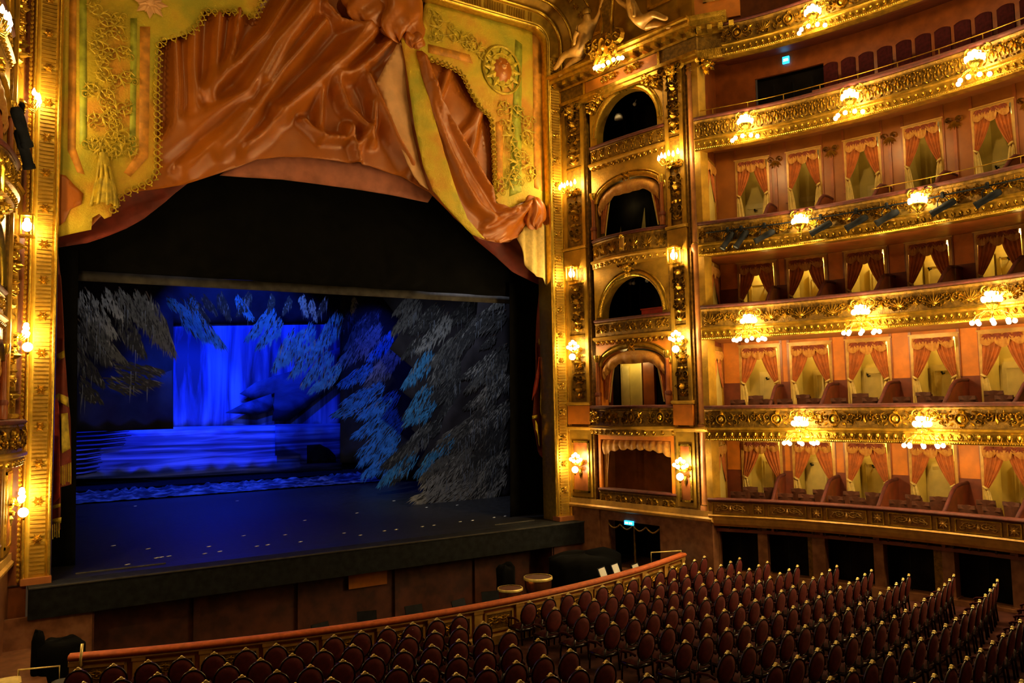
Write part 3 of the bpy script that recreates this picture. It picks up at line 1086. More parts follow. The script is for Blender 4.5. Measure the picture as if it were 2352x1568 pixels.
TWR = thing('wall_right', 'gilded tower of stacked boxes beside the proscenium', None, TF, kind='structure')
mid = (BX0 + BX1) / 2
b = MB()
b.box(BX0, 1.42, 0, .35, -.4, 2.05).box(3.66, BX1, 0, .35, -.4, 2.05).box(1.42, 3.66, 0, .35, 1.62, 2.05)
b.box(-.45, BX0, -.05, .35, -.4, 2.05).box(BX1, 5.75, -.05, .35, -.4, 2.05)
b.build('marble_base', MARBLE, TWR)
linear_sweep(MB(), -.45, 5.8, [(-.06, 1.93), (-.16, 1.98), (-.17, 2.05), (-.10, 2.10), (-.10, 2.28), (.1, 2.28), (.1, 1.93)]).build('base_moulding', FRAMEW, TWR)
b = MB()
b.box(BX0, 1.15, 0, .35, 2.05, 4.6).box(4.22, BX1, 0, .35, 2.05, 4.6).box(1.15, 4.22, 0, .35, 4.42, 4.7)
b.build('box_surround', ORANGE, TWR)
b = MB()
b.box(BX0, 1.28, 0, .35, 4.6, 7.95).box(4.12, BX1, 0, .35, 4.6, 7.95)
arch_plate(b, 1.28, 4.12, 7.0, 7.95, mid, 1.40, 7.0, .35, 18, .58)
b.build('box_surround', ORANGE, TWR)
b = MB()
arch_plate(b, BX0, BX1, 7.95, 10.62, mid, 1.33, 8.76)
b.build('box_surround', GOLDFLAT, TWR)
b = MB()
b.box(BX0, 1.28, 0, .35, 10.62, 14.35).box(4.12, BX1, 0, .35, 10.62, 14.35)
arch_plate(b, 1.28, 4.12, 12.9, 14.35, mid, 1.40, 12.9, .35, 18, .66)
b.build('box_surround', GOLDFLAT, TWR)
b = MB()
arch_plate(b, BX0, BX1, 14.35, 17.05, mid, 1.37, 15.33)
b.build('box_surround', GOLDFLAT, TWR)
for r_, zs_, rz_, mt in ((1.33, 8.76, None, GILT), (1.37, 15.33, None, GILT), (1.40, 7.0, .58, GOLD), (1.40, 12.9, .66, GOLD)):
    arch_trim(MB(), mid, r_, zs_, .20, .09, rz_).build('arch_moulding', mt, TWR, smooth=True)
    arch_trim(MB(), mid, r_ + .2, zs_, .06, .05, (rz_ or r_) + .2).build('arch_moulding', GOLD, TWR, smooth=True)
for zk, sc_ in ((16.82, .9), (13.62, .75), (7.62, .7)):
    put('keystone', M_PALM_G, TWR, T(mid, -.05, zk) @ S(sc_ * .9, 2.2, sc_))
put('keystone', M_MASK, TWR, T(mid, -.12, 10.35) @ S(1.15, 1.3, 1.1))
# colonnettes beside the curtained boxes
for zz0, zz1 in ((5.62, 7.3), (11.6, 13.2)):
    for x in (1.16, 4.24):
        c_ = MB().lathe([(.10, zz0), (.10, zz0 + .35), (.08, zz0 + .38), (.07, zz0 + .45), (.065, zz1 - .2), (.085, zz1 - .15), (.07, zz1 - .1), (.11, zz1)], 10, (x, -.06, 0))
        c_.build('colonnette', BROWNW, TWR, smooth=True)
        MB().lathe([(.08, zz1 - .16), (.12, zz1 - .02), (.13, zz1 + .05), (.13, zz1 + .1)], 10, (x, -.06, 0)).build('capital', GILT, TWR, smooth=True)
        MB().lathe([(.115, zz0 + .34), (.12, zz0 + .40), (.10, zz0 + .46)], 10, (x, -.06, 0)).build('collar', DADO, TWR, smooth=True)
# interiors of the tower boxes
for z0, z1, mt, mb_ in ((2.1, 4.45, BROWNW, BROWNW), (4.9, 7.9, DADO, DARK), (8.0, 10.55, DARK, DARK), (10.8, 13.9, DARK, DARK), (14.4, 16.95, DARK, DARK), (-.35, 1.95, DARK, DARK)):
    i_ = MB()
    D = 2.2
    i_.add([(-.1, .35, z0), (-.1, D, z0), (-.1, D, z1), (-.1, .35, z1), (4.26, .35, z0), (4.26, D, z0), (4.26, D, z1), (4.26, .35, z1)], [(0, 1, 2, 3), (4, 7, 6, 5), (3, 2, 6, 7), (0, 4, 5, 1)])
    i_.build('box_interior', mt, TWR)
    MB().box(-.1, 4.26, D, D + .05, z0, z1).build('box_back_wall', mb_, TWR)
d_ = MB().box(.5, 1.42, 2.10, 2.19, 5.3, 7.2)
d_.build('lit_doorway', CREAM, TWR)
fr_ = MB()
for q in ((.44, .52, 5.3, 7.25), (1.38, 1.46, 5.3, 7.25), (.44, 1.46, 7.18, 7.26)):
    fr_.box(q[0], q[1], 2.05, 2.1, q[2], q[3])
fr_.build('doorway_frame', CREAMD, TWR)
MB().box(.52, .86, 2.02, 2.08, 5.3, 7.08).build('door_leaf', CREAMD, TWR)
MB().box(1.55, 2.05, 2.02, 2.14, 5.3, 7.2).build('wall_panel', BROWNW, TWR)
point_light('anteroom_lamp_light', TF @ Vector((1.2, 1.5, 7.3)), 12, (1, .74, .25), .05)
MB().add([(.45, 2.1, 11.8), (.68, 2.1, 11.8), (.62, 2.1, 12.5)], [(0, 1, 2)]).build('lit_gap', CREAM, TWR)
MB().add([(1.5, 2.1, 11.7), (1.85, 2.1, 11.7), (1.8, 2.1, 13.0)], [(0, 1, 2)]).build('lit_gap', CREAM, TWR)
point_light('anteroom_lamp_light', TF @ Vector((1.2, 1.8, 13.2)), 1.5, (1, .74, .25), .05)
for i, (bx, bz) in enumerate(((2.0, 10.0), (2.15, 9.98), (2.75, 10.0), (2.9, 10.02), (2.45, 16.5))):
    o = MB().ball((0, 0, 0), .07, 8, 6).tube([(0, 0, .05), (0, .1, .2)], .015, 5).build('small_lamp', PAPER, None, TF @ T(bx, .9, bz), True)
    o['label'] = ('%s tiny white lamp hanging inside the dark arched tower box' % ORD[i]) if i < 4 else 'tiny white lamp inside the topmost dark arched tower box'
    o['category'] = 'lamp'
dm = MB().lathe([(.16, 0), (.15, .08), (.1, .16), (0, .2)], 12).lathe([(.16, 0), (.16, -.05), (0, -.05)], 12).build('dome_camera', PAPER, None, TF @ T(1.85, .7, 16.1), True)
dm['label'] = 'white dome camera inside the topmost arched tower box'
dm['category'] = 'camera'
rc = MB().box(-.62, .62, -.06, .06, -.11, .11).box(-.66, .66, -.08, .08, .11, .15).build('red_cushion', mat('scarlet cloth', (.42, .02, .008), .7, 0, .2, 6), None, TF @ T(3.45, .5, 8.8), False)
rc['label'] = 'scarlet padded ledge in the arched box of the tower'
rc['category'] = 'cushion'


def box_drape(z0, z1, cz, rz, label, dark=False):
    """arched brocade valance with a side curtain, in a tower box"""
    r = thing('box_drape', label, 'curtain', TF, 'draped tower boxes')
    n = 44

    def f(u, v):
        a = pi * (1 - u)
        x, z = mid + 1.36 * cos(a) * 1.0, cz + rz * sin(a)
        drop = .36 + .10 * abs(sin(u * pi * 3.0)) + .16 * abs(2 * u - 1) ** 2
        return (x, .06 - .10 * sin(v * pi) - .03 * sin(u * 60) * v, z - v * drop)
    MB().grid(f, n, 6).build('valance', PELMET, r, smooth=True)
    for sg in (-1, 1):
        def g(u, v, sg=sg):
            w = .34 * (1 - .75 * v ** .8) + .05
            x = mid + sg * (1.36 - w * u)
            return (x, .10 + .05 * sin(u * 20), cz + .05 - v * (cz - z0 - .15))
        MB().grid(g, 18, 10).build('drape', DRAPE, r, smooth=True)
        MB().grid(lambda u, v, sg=sg: (mid + sg * (1.36 - (.36 * (1 - .75 * v ** .8) + .05) - .06 * u), .12, cz + .05 - v * (cz - z0 - .05)), 3, 8).build('lining_edge', LINING, r, smooth=True)
    return r


box_drape(5.62, 7.5, 7.0, .50, 'arched salmon valance and tied curtains in the lower tower box')
box_drape(11.6, 13.4, 12.9, .60, 'arched salmon valance and tied curtains in the upper tower box')
r = thing('box_drape', 'scalloped valance hanging in the stalls-level tower box', 'curtain', TF, 'draped tower boxes')
MB().grid(lambda u, v: (1.2 + 2.98 * u, .08 - .06 * sin(v * pi) - .02 * sin(u * 70), 4.40 - v * (.26 + .07 * abs(sin(u * 8 * pi)) + .25 * abs(2 * u - 1) ** 3)), 60, 5).build('valance', PELMET, r, smooth=True)
MB().grid(lambda u, v: (1.2 + (.30 - .2 * v) * u, .12 + .04 * sin(u * 18), 4.2 - v * 1.5), 14, 8).build('drape', PELMET, r, smooth=True)

# pilasters with recessed relief panels
PILS = ((-.26, .80), (4.50, 5.22))
for pi_, (xa, xb) in enumerate(PILS):
    xc = (xa + xb) / 2
    MB().box(xa - .1, xb + .1, -.05, .35, 2.05, 17.1).build('pilaster', GOLDBACK, TWR)
    for xx in (xa, xb - .14):
        MB().box(xx, xx + .14, -.12, -.05, 4.9, 16.9).build('pilaster_edge', GOLDFLAT, TWR)
    for z0, z1, me, sc_ in ((5.85, 7.35, M_CANDS[1], .95), (8.3, 10.05, M_CANDS[2], .98), (11.55, 13.35, M_CANDS[3], 1.22), (14.55, 16.55, M_CANDS[0], .9)):
        put('relief', me, TWR, T(xc, -.05, (z0 + z1) / 2) @ S(1.08, 2.0, sc_))
        for zz in (z0 - .14, z1 + .10):
            MB().box(xa + .14, xb - .14, -.10, -.05, zz - .04, zz + .04).build('panel_moulding', GOLD, TWR)
    for zz0, zz1 in ((4.95, 5.62), (10.65, 11.35)):
        MB().box(xa - .02, xb + .02, -.16, -.05, zz0, zz1).build('pedestal_block', ORANGE if zz0 < 9 else GOLDFLAT, TWR)
        linear_sweep(MB(), xa - .06, xb + .06, [(-.05, zz1), (-.18, zz1 + .02), (-.22, zz1 + .08), (-.20, zz1 + .12), (-.05, zz1 + .14)]).build('pedestal_cap', GOLDFLAT, TWR)
    MB().box(xa, xb, -.09, -.05, 2.35, 4.85).build('lower_panel', GOLDFLAT, TWR)
    fr = MB()
    for q in ((xa + .12, xa + .19, 2.5, 4.35), (xb - .19, xb - .12, 2.5, 4.35), (xa + .12, xb - .12, 2.5, 2.57), (xa + .12, xb - .12, 4.28, 4.35)):
        fr.box(q[0], q[1], -.13, -.09, q[2], q[3])
    fr.build('panel_frame', GILT, TWR)
    MB().box(xa + .19, xb - .19, -.095, -.09, 2.57, 4.28).build('panel_field', BROWNW, TWR)
    put('mask_relief', M_MASK, TWR, T(xc, -.14, 16.62) @ S(1.15, 1.6, 1.05))
    for sg in (-1, 1):
        put('volute', MB().scroll(0, 0, .15, 1.6, pi / 2, -sg, .06, .12).mesh('volute', GILT), TWR, T(xc + sg * .36, -.14, 16.75))
linear_sweep(MB(), -.35, BX0 + .1, [(-.05, 4.72), (-.14, 4.76), (-.18, 4.84), (-.05, 4.92)]).build('string_course', GOLDFLAT, TWR)
linear_sweep(MB(), BX1 - .05, 5.75, [(-.05, 4.72), (-.14, 4.76), (-.18, 4.84), (-.05, 4.92)]).build('string_course', GOLDFLAT, TWR)
# corner column towards the horseshoe
MB().box(5.60, 5.82, -.06, .35, 2.05, 17.1).build('corner_edge', GOLDFLAT, TWR)
MB().box(5.22, 5.60, .0, .35, 2.05, 17.1).build('corner_recess', GOLDBACK, TWR)
MB().lathe([(.20, 2.1), (.20, 2.4), (.15, 2.5), (.14, 4.7), (.2, 4.75), (.2, 4.95), (.14, 5.05), (.14, 10.5), (.2, 10.58), (.2, 10.75), (.14, 10.85), (.13, 16.4), (.18, 16.48), (.14, 16.55), (.15, 16.7), (.22, 17.0)], 16, (5.46, .10, 0)).build('corner_column', mat('rose marbled shaft', (.50, .20, .06), .35, 0, .25, 3), TWR, smooth=True)
for zz in (2.45, 5.0, 10.8, 16.5, 16.62):
    MB().lathe([(.14, zz - .03), (.19, zz), (.14, zz + .03)], 16, (5.46, .10, 0)).build('column_ring', GILT, TWR, smooth=True)
put('mask_relief', M_MASK, TWR, T(5.95, .2, 16.6) @ RZ(radians(70)) @ S(1.1, 1.5, 1.1))

# entablature and cornice
linear_sweep(MB(), -.5, 5.85, [(-.05, 17.05), (-.14, 17.08), (-.14, 17.2), (-.18, 17.24), (-.18, 17.36), (.2, 17.36), (.2, 17.05)]).build('architrave', GOLD, TWR, T(0, 0, -.3))
linear_sweep(MB(), -.5, 5.85, [(-.10, 17.36), (-.10, 17.82), (.2, 17.82), (.2, 17.36)]).build('frieze', GOLDBACK, TWR, T(0, 0, -.3))
MB().box(.95, 4.3, -.12, -.10, 17.40, 17.80).build('frieze_panel', ORANGE, TWR, T(0, 0, -.3))
linear_sweep(MB(), -.5, 5.9, [(-.16, 17.82), (-.20, 17.88), (-.22, 18.02), (-.58, 18.04), (-.62, 18.12), (-.60, 18.2), (-.68, 18.26), (-.68, 18.34), (.2, 18.34), (.2, 17.82)]).build('cornice', GOLD, TWR, T(0, 0, -.3))
for i in range(14):
    MB().box(-.3 + i * .46, -.13 + i * .46, -.5, -.18, 17.88, 18.03).build('modillion', GILT if i % 2 else GOLD, TWR, T(0, 0, -.3))
for xx in (.95, 4.36):
    MB().box(xx - .05, xx + .05, -.16, -.1, 17.36, 17.82).build('frieze_strip', GILT, TWR, T(0, 0, -.3))
# garlands on the spandrels of the top arch
gl = MB()
rg = random.Random(3)
for k in range(22):
    gl.boss(rg.uniform(-.5, .5) * .9, rg.uniform(-.18, .18), rg.uniform(.05, .09), .10)
    gl.leaf(rg.uniform(-.5, .5), rg.uniform(-.15, .15), rg.uniform(0, 6.3), .2, .09, .09)
M_GARL = gl.mesh('garland', GILT)
for sg in (-1, 1):
    put('garland', M_GARL, TWR, T(mid + sg * 1.30, -.06, 16.62) @ RY(sg * .55) @ S(.85, 1.6, 1))
    put('garland', M_GARL, TWR, T(mid + sg * .55, -.12, 17.32) @ S(.7, 1.4, .6))
linear_sweep(MB(), BX0 + .05, BX1 - .05, [(-.02, 16.66), (-.14, 16.70), (-.16, 16.76), (-.05, 16.80)]).build('label_moulding', GILT, TWR)
# exit doorway in the base with its scalloped garland
gb = MB()
for k in range(4):
    gb.tube([(1.42 + .56 * (k + u / 6), -.02, 1.52 - .16 * sin(pi * u / 6)) for u in range(7)], .03, 5)
gb.build('scalloped_garland', GOLDBACK, TWR, smooth=True)
MB().box(2.5, 2.54, .05, .1, -.3, 1.6).build('door_joint', GOLDBACK, TWR)
sg = thing('exit_sign', 'small oblong blue lit sign over the dark doorway below the tower', 'sign', TF @ T(2.38, -.03, 1.60))
MB().box(-.19, .19, -.03, .03, -.07, .07).build('sign_box', SIGN, sg)
for xa, xb in ((-.16, -.02), (.02, .16)):
    MB().box(xa, xb, -.036, -.03, -.035, .03).build('lettering', SIGNW, sg)


# bowed balcony fronts of the tower boxes
def tower_balcony(z1, h, bulge, label, orn, x0=BX0, x1=BX1, rows=5, cor=.35):
    r = thing('box_balcony', label, 'balcony', TF, 'balcony fronts of the tower boxes')
    bow(MB(), x0, x1, bulge, [(.06, z1), (.10, z1 - .05), (.05, z1 - .10), (-.25, z1 - .10), (-.25, z1)]).build('handrail', VELVET, r, smooth=True)
    bow(MB(), x0, x1, bulge, [(.02, z1 - .1), (.04, z1 - .15), (.0, z1 - .18), (0, z1 - h), (-.2, z1 - h), (-.2, z1 - .1)]).build('frieze', GOLDBACK, r)
    if cor:
        bow(MB(), x0 - .05, x1 + .05, bulge, [(.02, z1 - h), (.10, z1 - h - .03), (.11, z1 - h - .09), (.03, z1 - h - .14), (.0, z1 - h - cor + .05), (-.12 - bulge * .3, z1 - h - cor), (-.3, z1 - h - cor), (-.3, z1 - h)]).build('cornice', GOLDFLAT, r)
        for i in range(14):
            put('egg_moulding', M_EGG, r, bow_frame(x0, x1, bulge, (i + .5) / 14, z1 - h - .2, .01))
    for i in range(rows):
        put('relief', orn, r, bow_frame(x0, x1, bulge, (i + .5) / rows, z1 - .12 - (h - .12) / 2, .0) @ S(.85, 1.2, (h - .16) / .5))
    return r


tower_balcony(2.72, .60, 0.02, 'flat gilt panelled front of the stalls-level tower box', M_RINC_S, rows=5, cor=0)
tower_balcony(5.62, .70, .62, 'bowed gilded balcony with cartouches on the lower tower', M_CART_B, .72, 4.55, 4)
tower_balcony(8.68, .62, .05, 'shallow gilded balustrade below the dark arched middle tower box', M_RINC_S, rows=5, cor=.22)
tower_balcony(11.58, .75, .34, 'gently bowed gilded balcony with central console on the upper tower', M_PALM, rows=7)
tower_balcony(15.05, .62, .05, 'shallow gilded balustrade of the topmost arched tower box', M_LYRE, rows=9, cor=.25)
cn = thing('console', 'pale gilt console in the middle of the upper bowed tower balcony', 'ornament', TF @ T(mid, -.36, 11.2))
MB().box(-.09, .09, -.08, .05, -.28, .2).build('block', FRAMEW, cn)
MB().boss(0, .22, .1, .12, -.03).boss(0, -.2, .06, .08, -.08).build('head', GILT, cn)

# ------------------------------------------------------------------ tower lamps
def sconce(label, F, kind, watts=SCONCE_W):
    r = thing('wall_sconce', label, 'lamp', F, 'wall lamps on the towers')
    if kind == 'candles':
        k = MB().boss(0, -.12, .14, .14)
        for s_ in (-1, 1):
            k.scroll(s_ * .22, -.12, .14, 1.3, pi, s_, .05, .08).leaf(s_ * .1, -.2, pi / 2 - s_ * 1.9, .25, .1, .08)
        k.build('backplate', GILT, r)
        for i in range(6):
            x = (i - 2.5) * .155
            y = -.30 - .10 * sin(pi * (i + .5) / 6)
            a = put('arm', MB().tube([(x * .3, -.06, -.1), (x * .8, y * .8, -.2), (x, y, -.06)], .016, 5).mesh('arm', GILT, True), r)
            put('bulb', M_FLAME, a, T(x, y, .04 + .05 * (i % 2)))
        point_light('sconce_light', F @ Vector((0, -.36, .28)), watts, WARM, .06)
    elif kind == 'lantern':
        k = MB()
        for x in (-.15, .15):
            for y in (-.34, -.06):
                k.box(x - .018, x + .018, y - .018, y + .018, -.24, .24)
        k.box(-.18, .18, -.37, -.03, -.28, -.24).box(-.18, .18, -.37, -.03, .24, .28).box(-.12, .12, -.3, -.1, .28, .33)
        k.build('cage', GILT, r)
        put('bulb', M_BULB, r, T(0, -.2, 0) @ S(1.9, 1.9, 2.2))
        put('bulb', M_BULB, r, T(0, -.2, .15))
        point_light('sconce_light', F @ Vector((0, -.46, 0)), watts * .6, WARM, .06)
    else:
        k = MB().boss(0, 0, .13, .1)
        for s_ in (-1, 1):
            k.scroll(s_ * .15, .05, .12, 1.3, pi, s_, .045, .08).scroll(s_ * .10, -.22, .09, 1.3, pi, -s_, .04, .08)
        k.leaf(0, -.2, -pi / 2, .35, .14, .08)
        k.build('backplate', GILT, r)
        for x, z in ((-.24, .14), (-.12, .26), (0, .33), (.12, .26), (.24, .14), (-.1, .08), (.1, .08)):
            a = put('arm', MB().tube([(0, -.05, -.05), (x * .6, -.2, z - .12), (x, -.24, z - .06)], .014, 5).mesh('arm', GILT, True), r)
            put('bulb', M_BULB, a, T(x, -.24, z))
        put('bulb', M_BULB, r, T(0, -.28, -.22) @ S(1.9, 1.9, 1.9))
        put('finial', M_PEND, r, T(0, -.28, .0))
        point_light('sconce_light', F @ Vector((0, -.42, .12)), watts, WARM, .06)
    return r


SC = []
for z_, kind, nm, ww in ((13.68, 'candles', 'candle sconce high up', 1.0), (10.45, 'lantern', 'square gilt lantern below the upper balcony', 1), (7.62, 'cluster', 'bulb cluster at lower box height', 1.1), (3.55, 'cluster', 'bulb cluster on the lowest panel', .9)):
    for q, (xa, xb) in enumerate(PILS):
        xc = (xa + xb) / 2
        wh = 'pilaster beside the proscenium' if q == 0 else 'pilaster next to the horseshoe'
        for side, M in (('right', TF), ('left', MIRROR @ TF)):
            sconce('%s on the %s, %s tower' % (nm, wh, side), M @ T(xc, -.14, z_), kind, SCONCE_W * ww)
# cluster over the topmost arch
r = thing('arch_lamp', 'hanging cluster of globes below the cherubs over the topmost arch', 'lamp', TF @ T(mid, -.75, 17.40))
MB().lathe([(0, -.1), (.08, -.05), (.12, .08), (.05, .2), (.10, .32), (.03, .4)], 10).build('boss', GILT, r, smooth=True)
for i in range(9):
    a = pi + pi * (i + .5) / 9
    x, y = .62 * cos(a), .36 * sin(a)
    am = MB().tube([(0, 0, .05), (x * .5, y * .5, -.12), (x, y, -.06 + .12 * abs(cos(a)))], .016, 5).build('arm', GILT, r, smooth=True)
    put('bulb', M_BULB, am, T(x, y, -.10 + .16 * abs(cos(a))) @ S(1.15, 1.15, 1.15))
point_light('sconce_light', TF @ Vector((mid, -1.25, 17.45)), 55, WARM, .08)


# ------------------------------------------------------------------ plaster figures over the cornice
def skin_figure(name, joints, edges, m):
    me = bpy.data.meshes.new(name)
    me.from_pydata([j[:3] for j in joints], edges, [])
    o = bpy.data.objects.new(name, me)
    COL.objects.link(o)
    sk = o.modifiers.new('s', 'SKIN')
    su = o.modifiers.new('u', 'SUBSURF')
    su.levels = su.render_levels = 2
    for v, j in zip(me.skin_vertices[0].data, joints):
        v.radius = (j[3], j[3])
    me.skin_vertices[0].data[0].use_root = True
    dg = bpy.context.evaluated_depsgraph_get()
    out = bpy.data.meshes.new_from_object(o.evaluated_get(dg))
    bpy.data.objects.remove(o)
    out.name = name
    out.materials.clear()
    out.materials.append(m)
    out.polygons.foreach_set('use_smooth', [True] * len(out.polygons))
    return out


J = [(0, 0, .16, .17), (.14, -.03, .36, .15), (.26, -.05, .60, .17), (.30, -.06, .74, .07), (.34, -.08, .90, .12),     # pelvis, belly, chest, neck, head
     (.42, .05, .62, .075), (.62, .02, .72, .055), (.80, -.05, .90, .04), (.86, -.06, .96, .035),                      # raised arm
     (.12, -.18, .60, .075), (-.02, -.26, .42, .055), (-.08, -.28, .22, .045),                                         # propping arm
     (-.22, -.12, .18, .12), (-.52, -.16, .26, .085), (-.82, -.14, .12, .06), (-.92, -.16, .10, .045),                  # thigh .. foot
     (-.16, .06, .10, .12), (-.50, .04, .08, .085), (-.82, .04, -.02, .06), (-.93, .02, -.03, .045)]
E_ = [(0, 1), (1, 2), (2, 3), (3, 4), (2, 5), (5, 6), (6, 7), (7, 8), (2, 9), (9, 10), (10, 11), (0, 12), (12, 13), (13, 14), (14, 15), (0, 16), (16, 17), (17, 18), (18, 19)]
M_FIG = skin_figure('figure', J, E_, SKIN)
hairb = MB().ball((.34, -.07, .95), .125, 8, 5, (1, 1, .8)).mesh('hair', GOLDBACK, True)
drb = MB().grid(lambda u, v: (-.75 + 1.0 * u, -.30 + .1 * sin(u * 14) - .06 * v, .22 - .3 * v + .05 * sin(u * 9)), 16, 5).mesh('drapery', GILT, True)
for side, M in (('right', TF), ('left', MIRROR @ TF)):
    for k, (xx, fl) in enumerate(((mid - 1.25, -1), (mid + 1.15, 1))):
        g = thing('cherub_statue', 'reclining plaster figure %s of the crowning scrolls, %s tower' % ('stage-side' if k == 0 else 'audience-side', side), 'statue',
                  M @ T(xx, -.62, 18.26) @ RY(fl * .22) @ S(1.55 * -fl, 1.4, 1.5), 'reclining figures on the tower cornices')
        bdy = put('body', M_FIG, g)
        put('hair', hairb, bdy)
# crowning cartouche with tall scrolls between the figures
cr = thing('crowning_cartouche', 'tall gilt scroll cartouche between the two reclining figures', 'ornament', TF @ T(mid - .15, -.62, 18.15))
for s_ in (-1, 1):
    MB().tube([(s_ * .30, -.22, -.35), (s_ * .42, -.18, -.05), (s_ * .22, -.10, .35), (s_ * .20, -.04, .9), (s_ * .30, 0, 1.9), (s_ * .5, 0, 2.8)], [.07, .09, .08, .07, .07, .06], 8).build('scroll_post', GILT, cr, smooth=True)
    put('side_volute', MB().scroll(0, 0, .28, 1.6, pi / 2, -s_, .10, .16).mesh('side_volute', GOLD), cr, T(s_ * .62, -.2, .1))
    put('lower_horn', MB().tube([(s_ * .25, -.25, -.35), (s_ * .40, -.3, -.6), (s_ * .36, -.34, -.85), (s_ * .22, -.3, -.95)], [.09, .08, .05, .02], 8).mesh('lower_horn', GOLD, True), cr)
put('shield', orn_cartouche(1.3, 1.2).mesh('shield', GOLD), cr, T(0, -.22, -.1) @ S(.8, 2.4, .9))
MB().box(-.2, .2, -.08, .1, .3, 3.0).build('backing_panel', GOLDBACK, cr)
put('rosette', M_ROS, cr, T(0, -.35, -.62) @ S(1, 1.4, 1))

# attic wall above the cornice, and the side return with its framed fresco
MB().box(-.6, 5.75, .25, .4, 18.0, 23.0).build('attic_wall', GOLDFLAT, TWR)
for x0_, x1_ in ((-.4, 1.6), (3.7, 5.3)):
    f_ = MB()
    for q in ((x0_, x0_ + .1, 19.3, 22.4), (x1_ - .1, x1_, 19.3, 22.4), (x0_, x1_, 19.3, 19.4)):
        f_.box(q[0], q[1], .18, .25, q[2], q[3])
    f_.build('attic_frame', GILT, TWR)
MB().box(5.30, 5.75, -.12, .25, 18.0, 23).build('attic_pilaster', GOLDFLAT, TWR)
for zz in (19.0, 19.12, 19.6):
    MB().box(5.26, 5.79, -.16, .2, zz, zz + .05).build('attic_ring', GILT, TWR)
# side return above the gallery
p0, p1 = Vector((19.1, 18.0)), hs(1.05, .2)[0]
dv = (p1 - p0).normalized()
RFm = Matrix(((dv.x, -dv.y, 0, p0.x), (dv.y, dv.x, 0, p0.y), (0, 0, 1, 0), (0, 0, 0, 1)))
L_ = (p1 - p0).length
RET = thing('wall_right', 'side return of the tower above the gallery with a framed fresco', None, RFm @ T(0, 0, -.3), kind='structure')
linear_sweep(MB(), -.1, L_ + .1, [(-.05, 17.05), (-.10, 17.1), (-.10, 17.36), (.3, 17.36), (.3, 17.05)]).build('architrave', GOLD, RET)
linear_sweep(MB(), -.1, L_ + .1, [(-.06, 17.36), (-.06, 17.82), (.3, 17.82), (.3, 17.36)]).build('frieze', GOLDBACK, RET)
linear_sweep(MB(), -.3, L_ + .1, [(-.16, 17.82), (-.20, 18.02), (-.50, 18.04), (-.52, 18.2), (-.58, 18.26), (-.58, 18.34), (.3, 18.34), (.3, 17.82)]).build('cornice', GOLD, RET)
for i in range(4):
    MB().box(.05 + i * .34, .2 + i * .34, -.45, -.15, 17.86, 18.03).build('modillion', GILT, RET)
MB().box(-.1, L_ + .5, 0, .15, 18.34, 22.5).build('attic_wall', ORANGE, RET)
f_ = MB()
for q in ((.25, .36, 18.95, 21.5), (L_ + .2, L_ + .3, 18.95, 21.5), (.25, L_ + .3, 18.95, 19.06)):
    f_.box(q[0], q[1], -.07, 0, q[2], q[3])
f_.build('fresco_frame', FRAMEW, RET)
MB().box(.36, L_ + .2, -.02, 0, 19.06, 21.5).build('fresco', GREENP, RET)

# left tower: the same architecture mirrored about the stage axis
TWL = copy_tree(TWR, None, MIRROR @ TF, 'gilded tower of stacked boxes at the far left edge of photo')
TWL.name = 'wall_left'
for o in [o for o in scene.objects if o.name.split('.')[0] in ('box_balcony', 'box_drape', 'crowning_cartouche') and o.parent is None]:
    copy_tree(o, None, MIRROR @ o.matrix_local, o['label'].replace('tower', 'left-edge tower') if 'tower' in o['label'] else o['label'] + ', left tower')
for i, (x, z, aim) in enumerate(((3.1, 12.1, (-.5, -.2, -.75)), (2.6, 11.75, (-.35, -.2, -.85)))):
    spotlight('%s black spotlight hanging on the left tower' % ('upper' if i == 0 else 'lower'), MIRROR @ TF @ T(x, -.55, z), aim, 1.5)

# ------------------------------------------------------------------ proscenium frame
JX0, JX1, JTOP = 1.40, 17.45, 19.90


def pros_path(off, y):
    """inner edge of the frame pushed outwards by off"""
    r = .55 + off
    pts = [(JX1 + off, 1.46 + i * (JTOP - .55 - 1.46) / 12) for i in range(13)]
    cx, cz = JX1 - .55, JTOP - .55
    pts += [(cx + r * cos(a), cz + r * sin(a)) for a in [pi / 2 * i / 8 for i in range(1, 9)]]
    cx2 = JX0 + .55
    pts += [(cx2 - r * sin(a), cz + r * cos(a)) for a in [pi / 2 * i / 8 for i in range(0, 9)]]
    pts += [(JX0 - off, JTOP - .55 - i * (JTOP - .55 - 1.46) / 12) for i in range(1, 13)]
    return [Vector((x, y, z)) for x, z in pts]


def pros_sweep(prof):
    b = MB()
    rows = [pros_path(o, y) for o, y in prof]
    m, n = len(rows), len(rows[0])
    vs = [p for r in rows for p in r]
    fs = [(a * n + i, a * n + i + 1, (a + 1) * n + i + 1, (a + 1) * n + i) for a in range(m - 1) for i in range(n - 1)]
    return b.add(vs, fs)


FRM = thing('trim_1', 'broad gilded proscenium frame with ribs and rosettes', None, kind='structure')
pros_sweep([(-.02, 24.9), (-.04, 24.12), (0, 24.02), (.05, 24.0), (.08, 24.06)]).build('inner_moulding', GILT, FRM, smooth=True)
pros_sweep([(.07, 24.06), (.12, 24.03), (.50, 24.0), (.55, 24.04)]).build('band', STRIP, FRM)
pros_sweep([(.54, 24.05), (.56, 23.95), (.60, 23.90), (.64, 23.95), (.66, 24.05)]).build('outer_moulding', GILT, FRM, smooth=True)
ribs = MB()
for X in (JX1 + .29, JX0 - .29):
    z = 1.7
    k = 0
    while z < 18.9:
        if k % 9 != 8:
            ribs.box(X - .17, X + .17, 23.975, 24.02, z, z + .055)
        z += .105
        k += 1
for X in [JX0 + .7 + .105 * i for i in range(140)]:
    if int((X - JX0) / .105) % 9 != 8:
        ribs.box(X, X + .055, 23.975, 24.02, JTOP + .12, JTOP + .46)
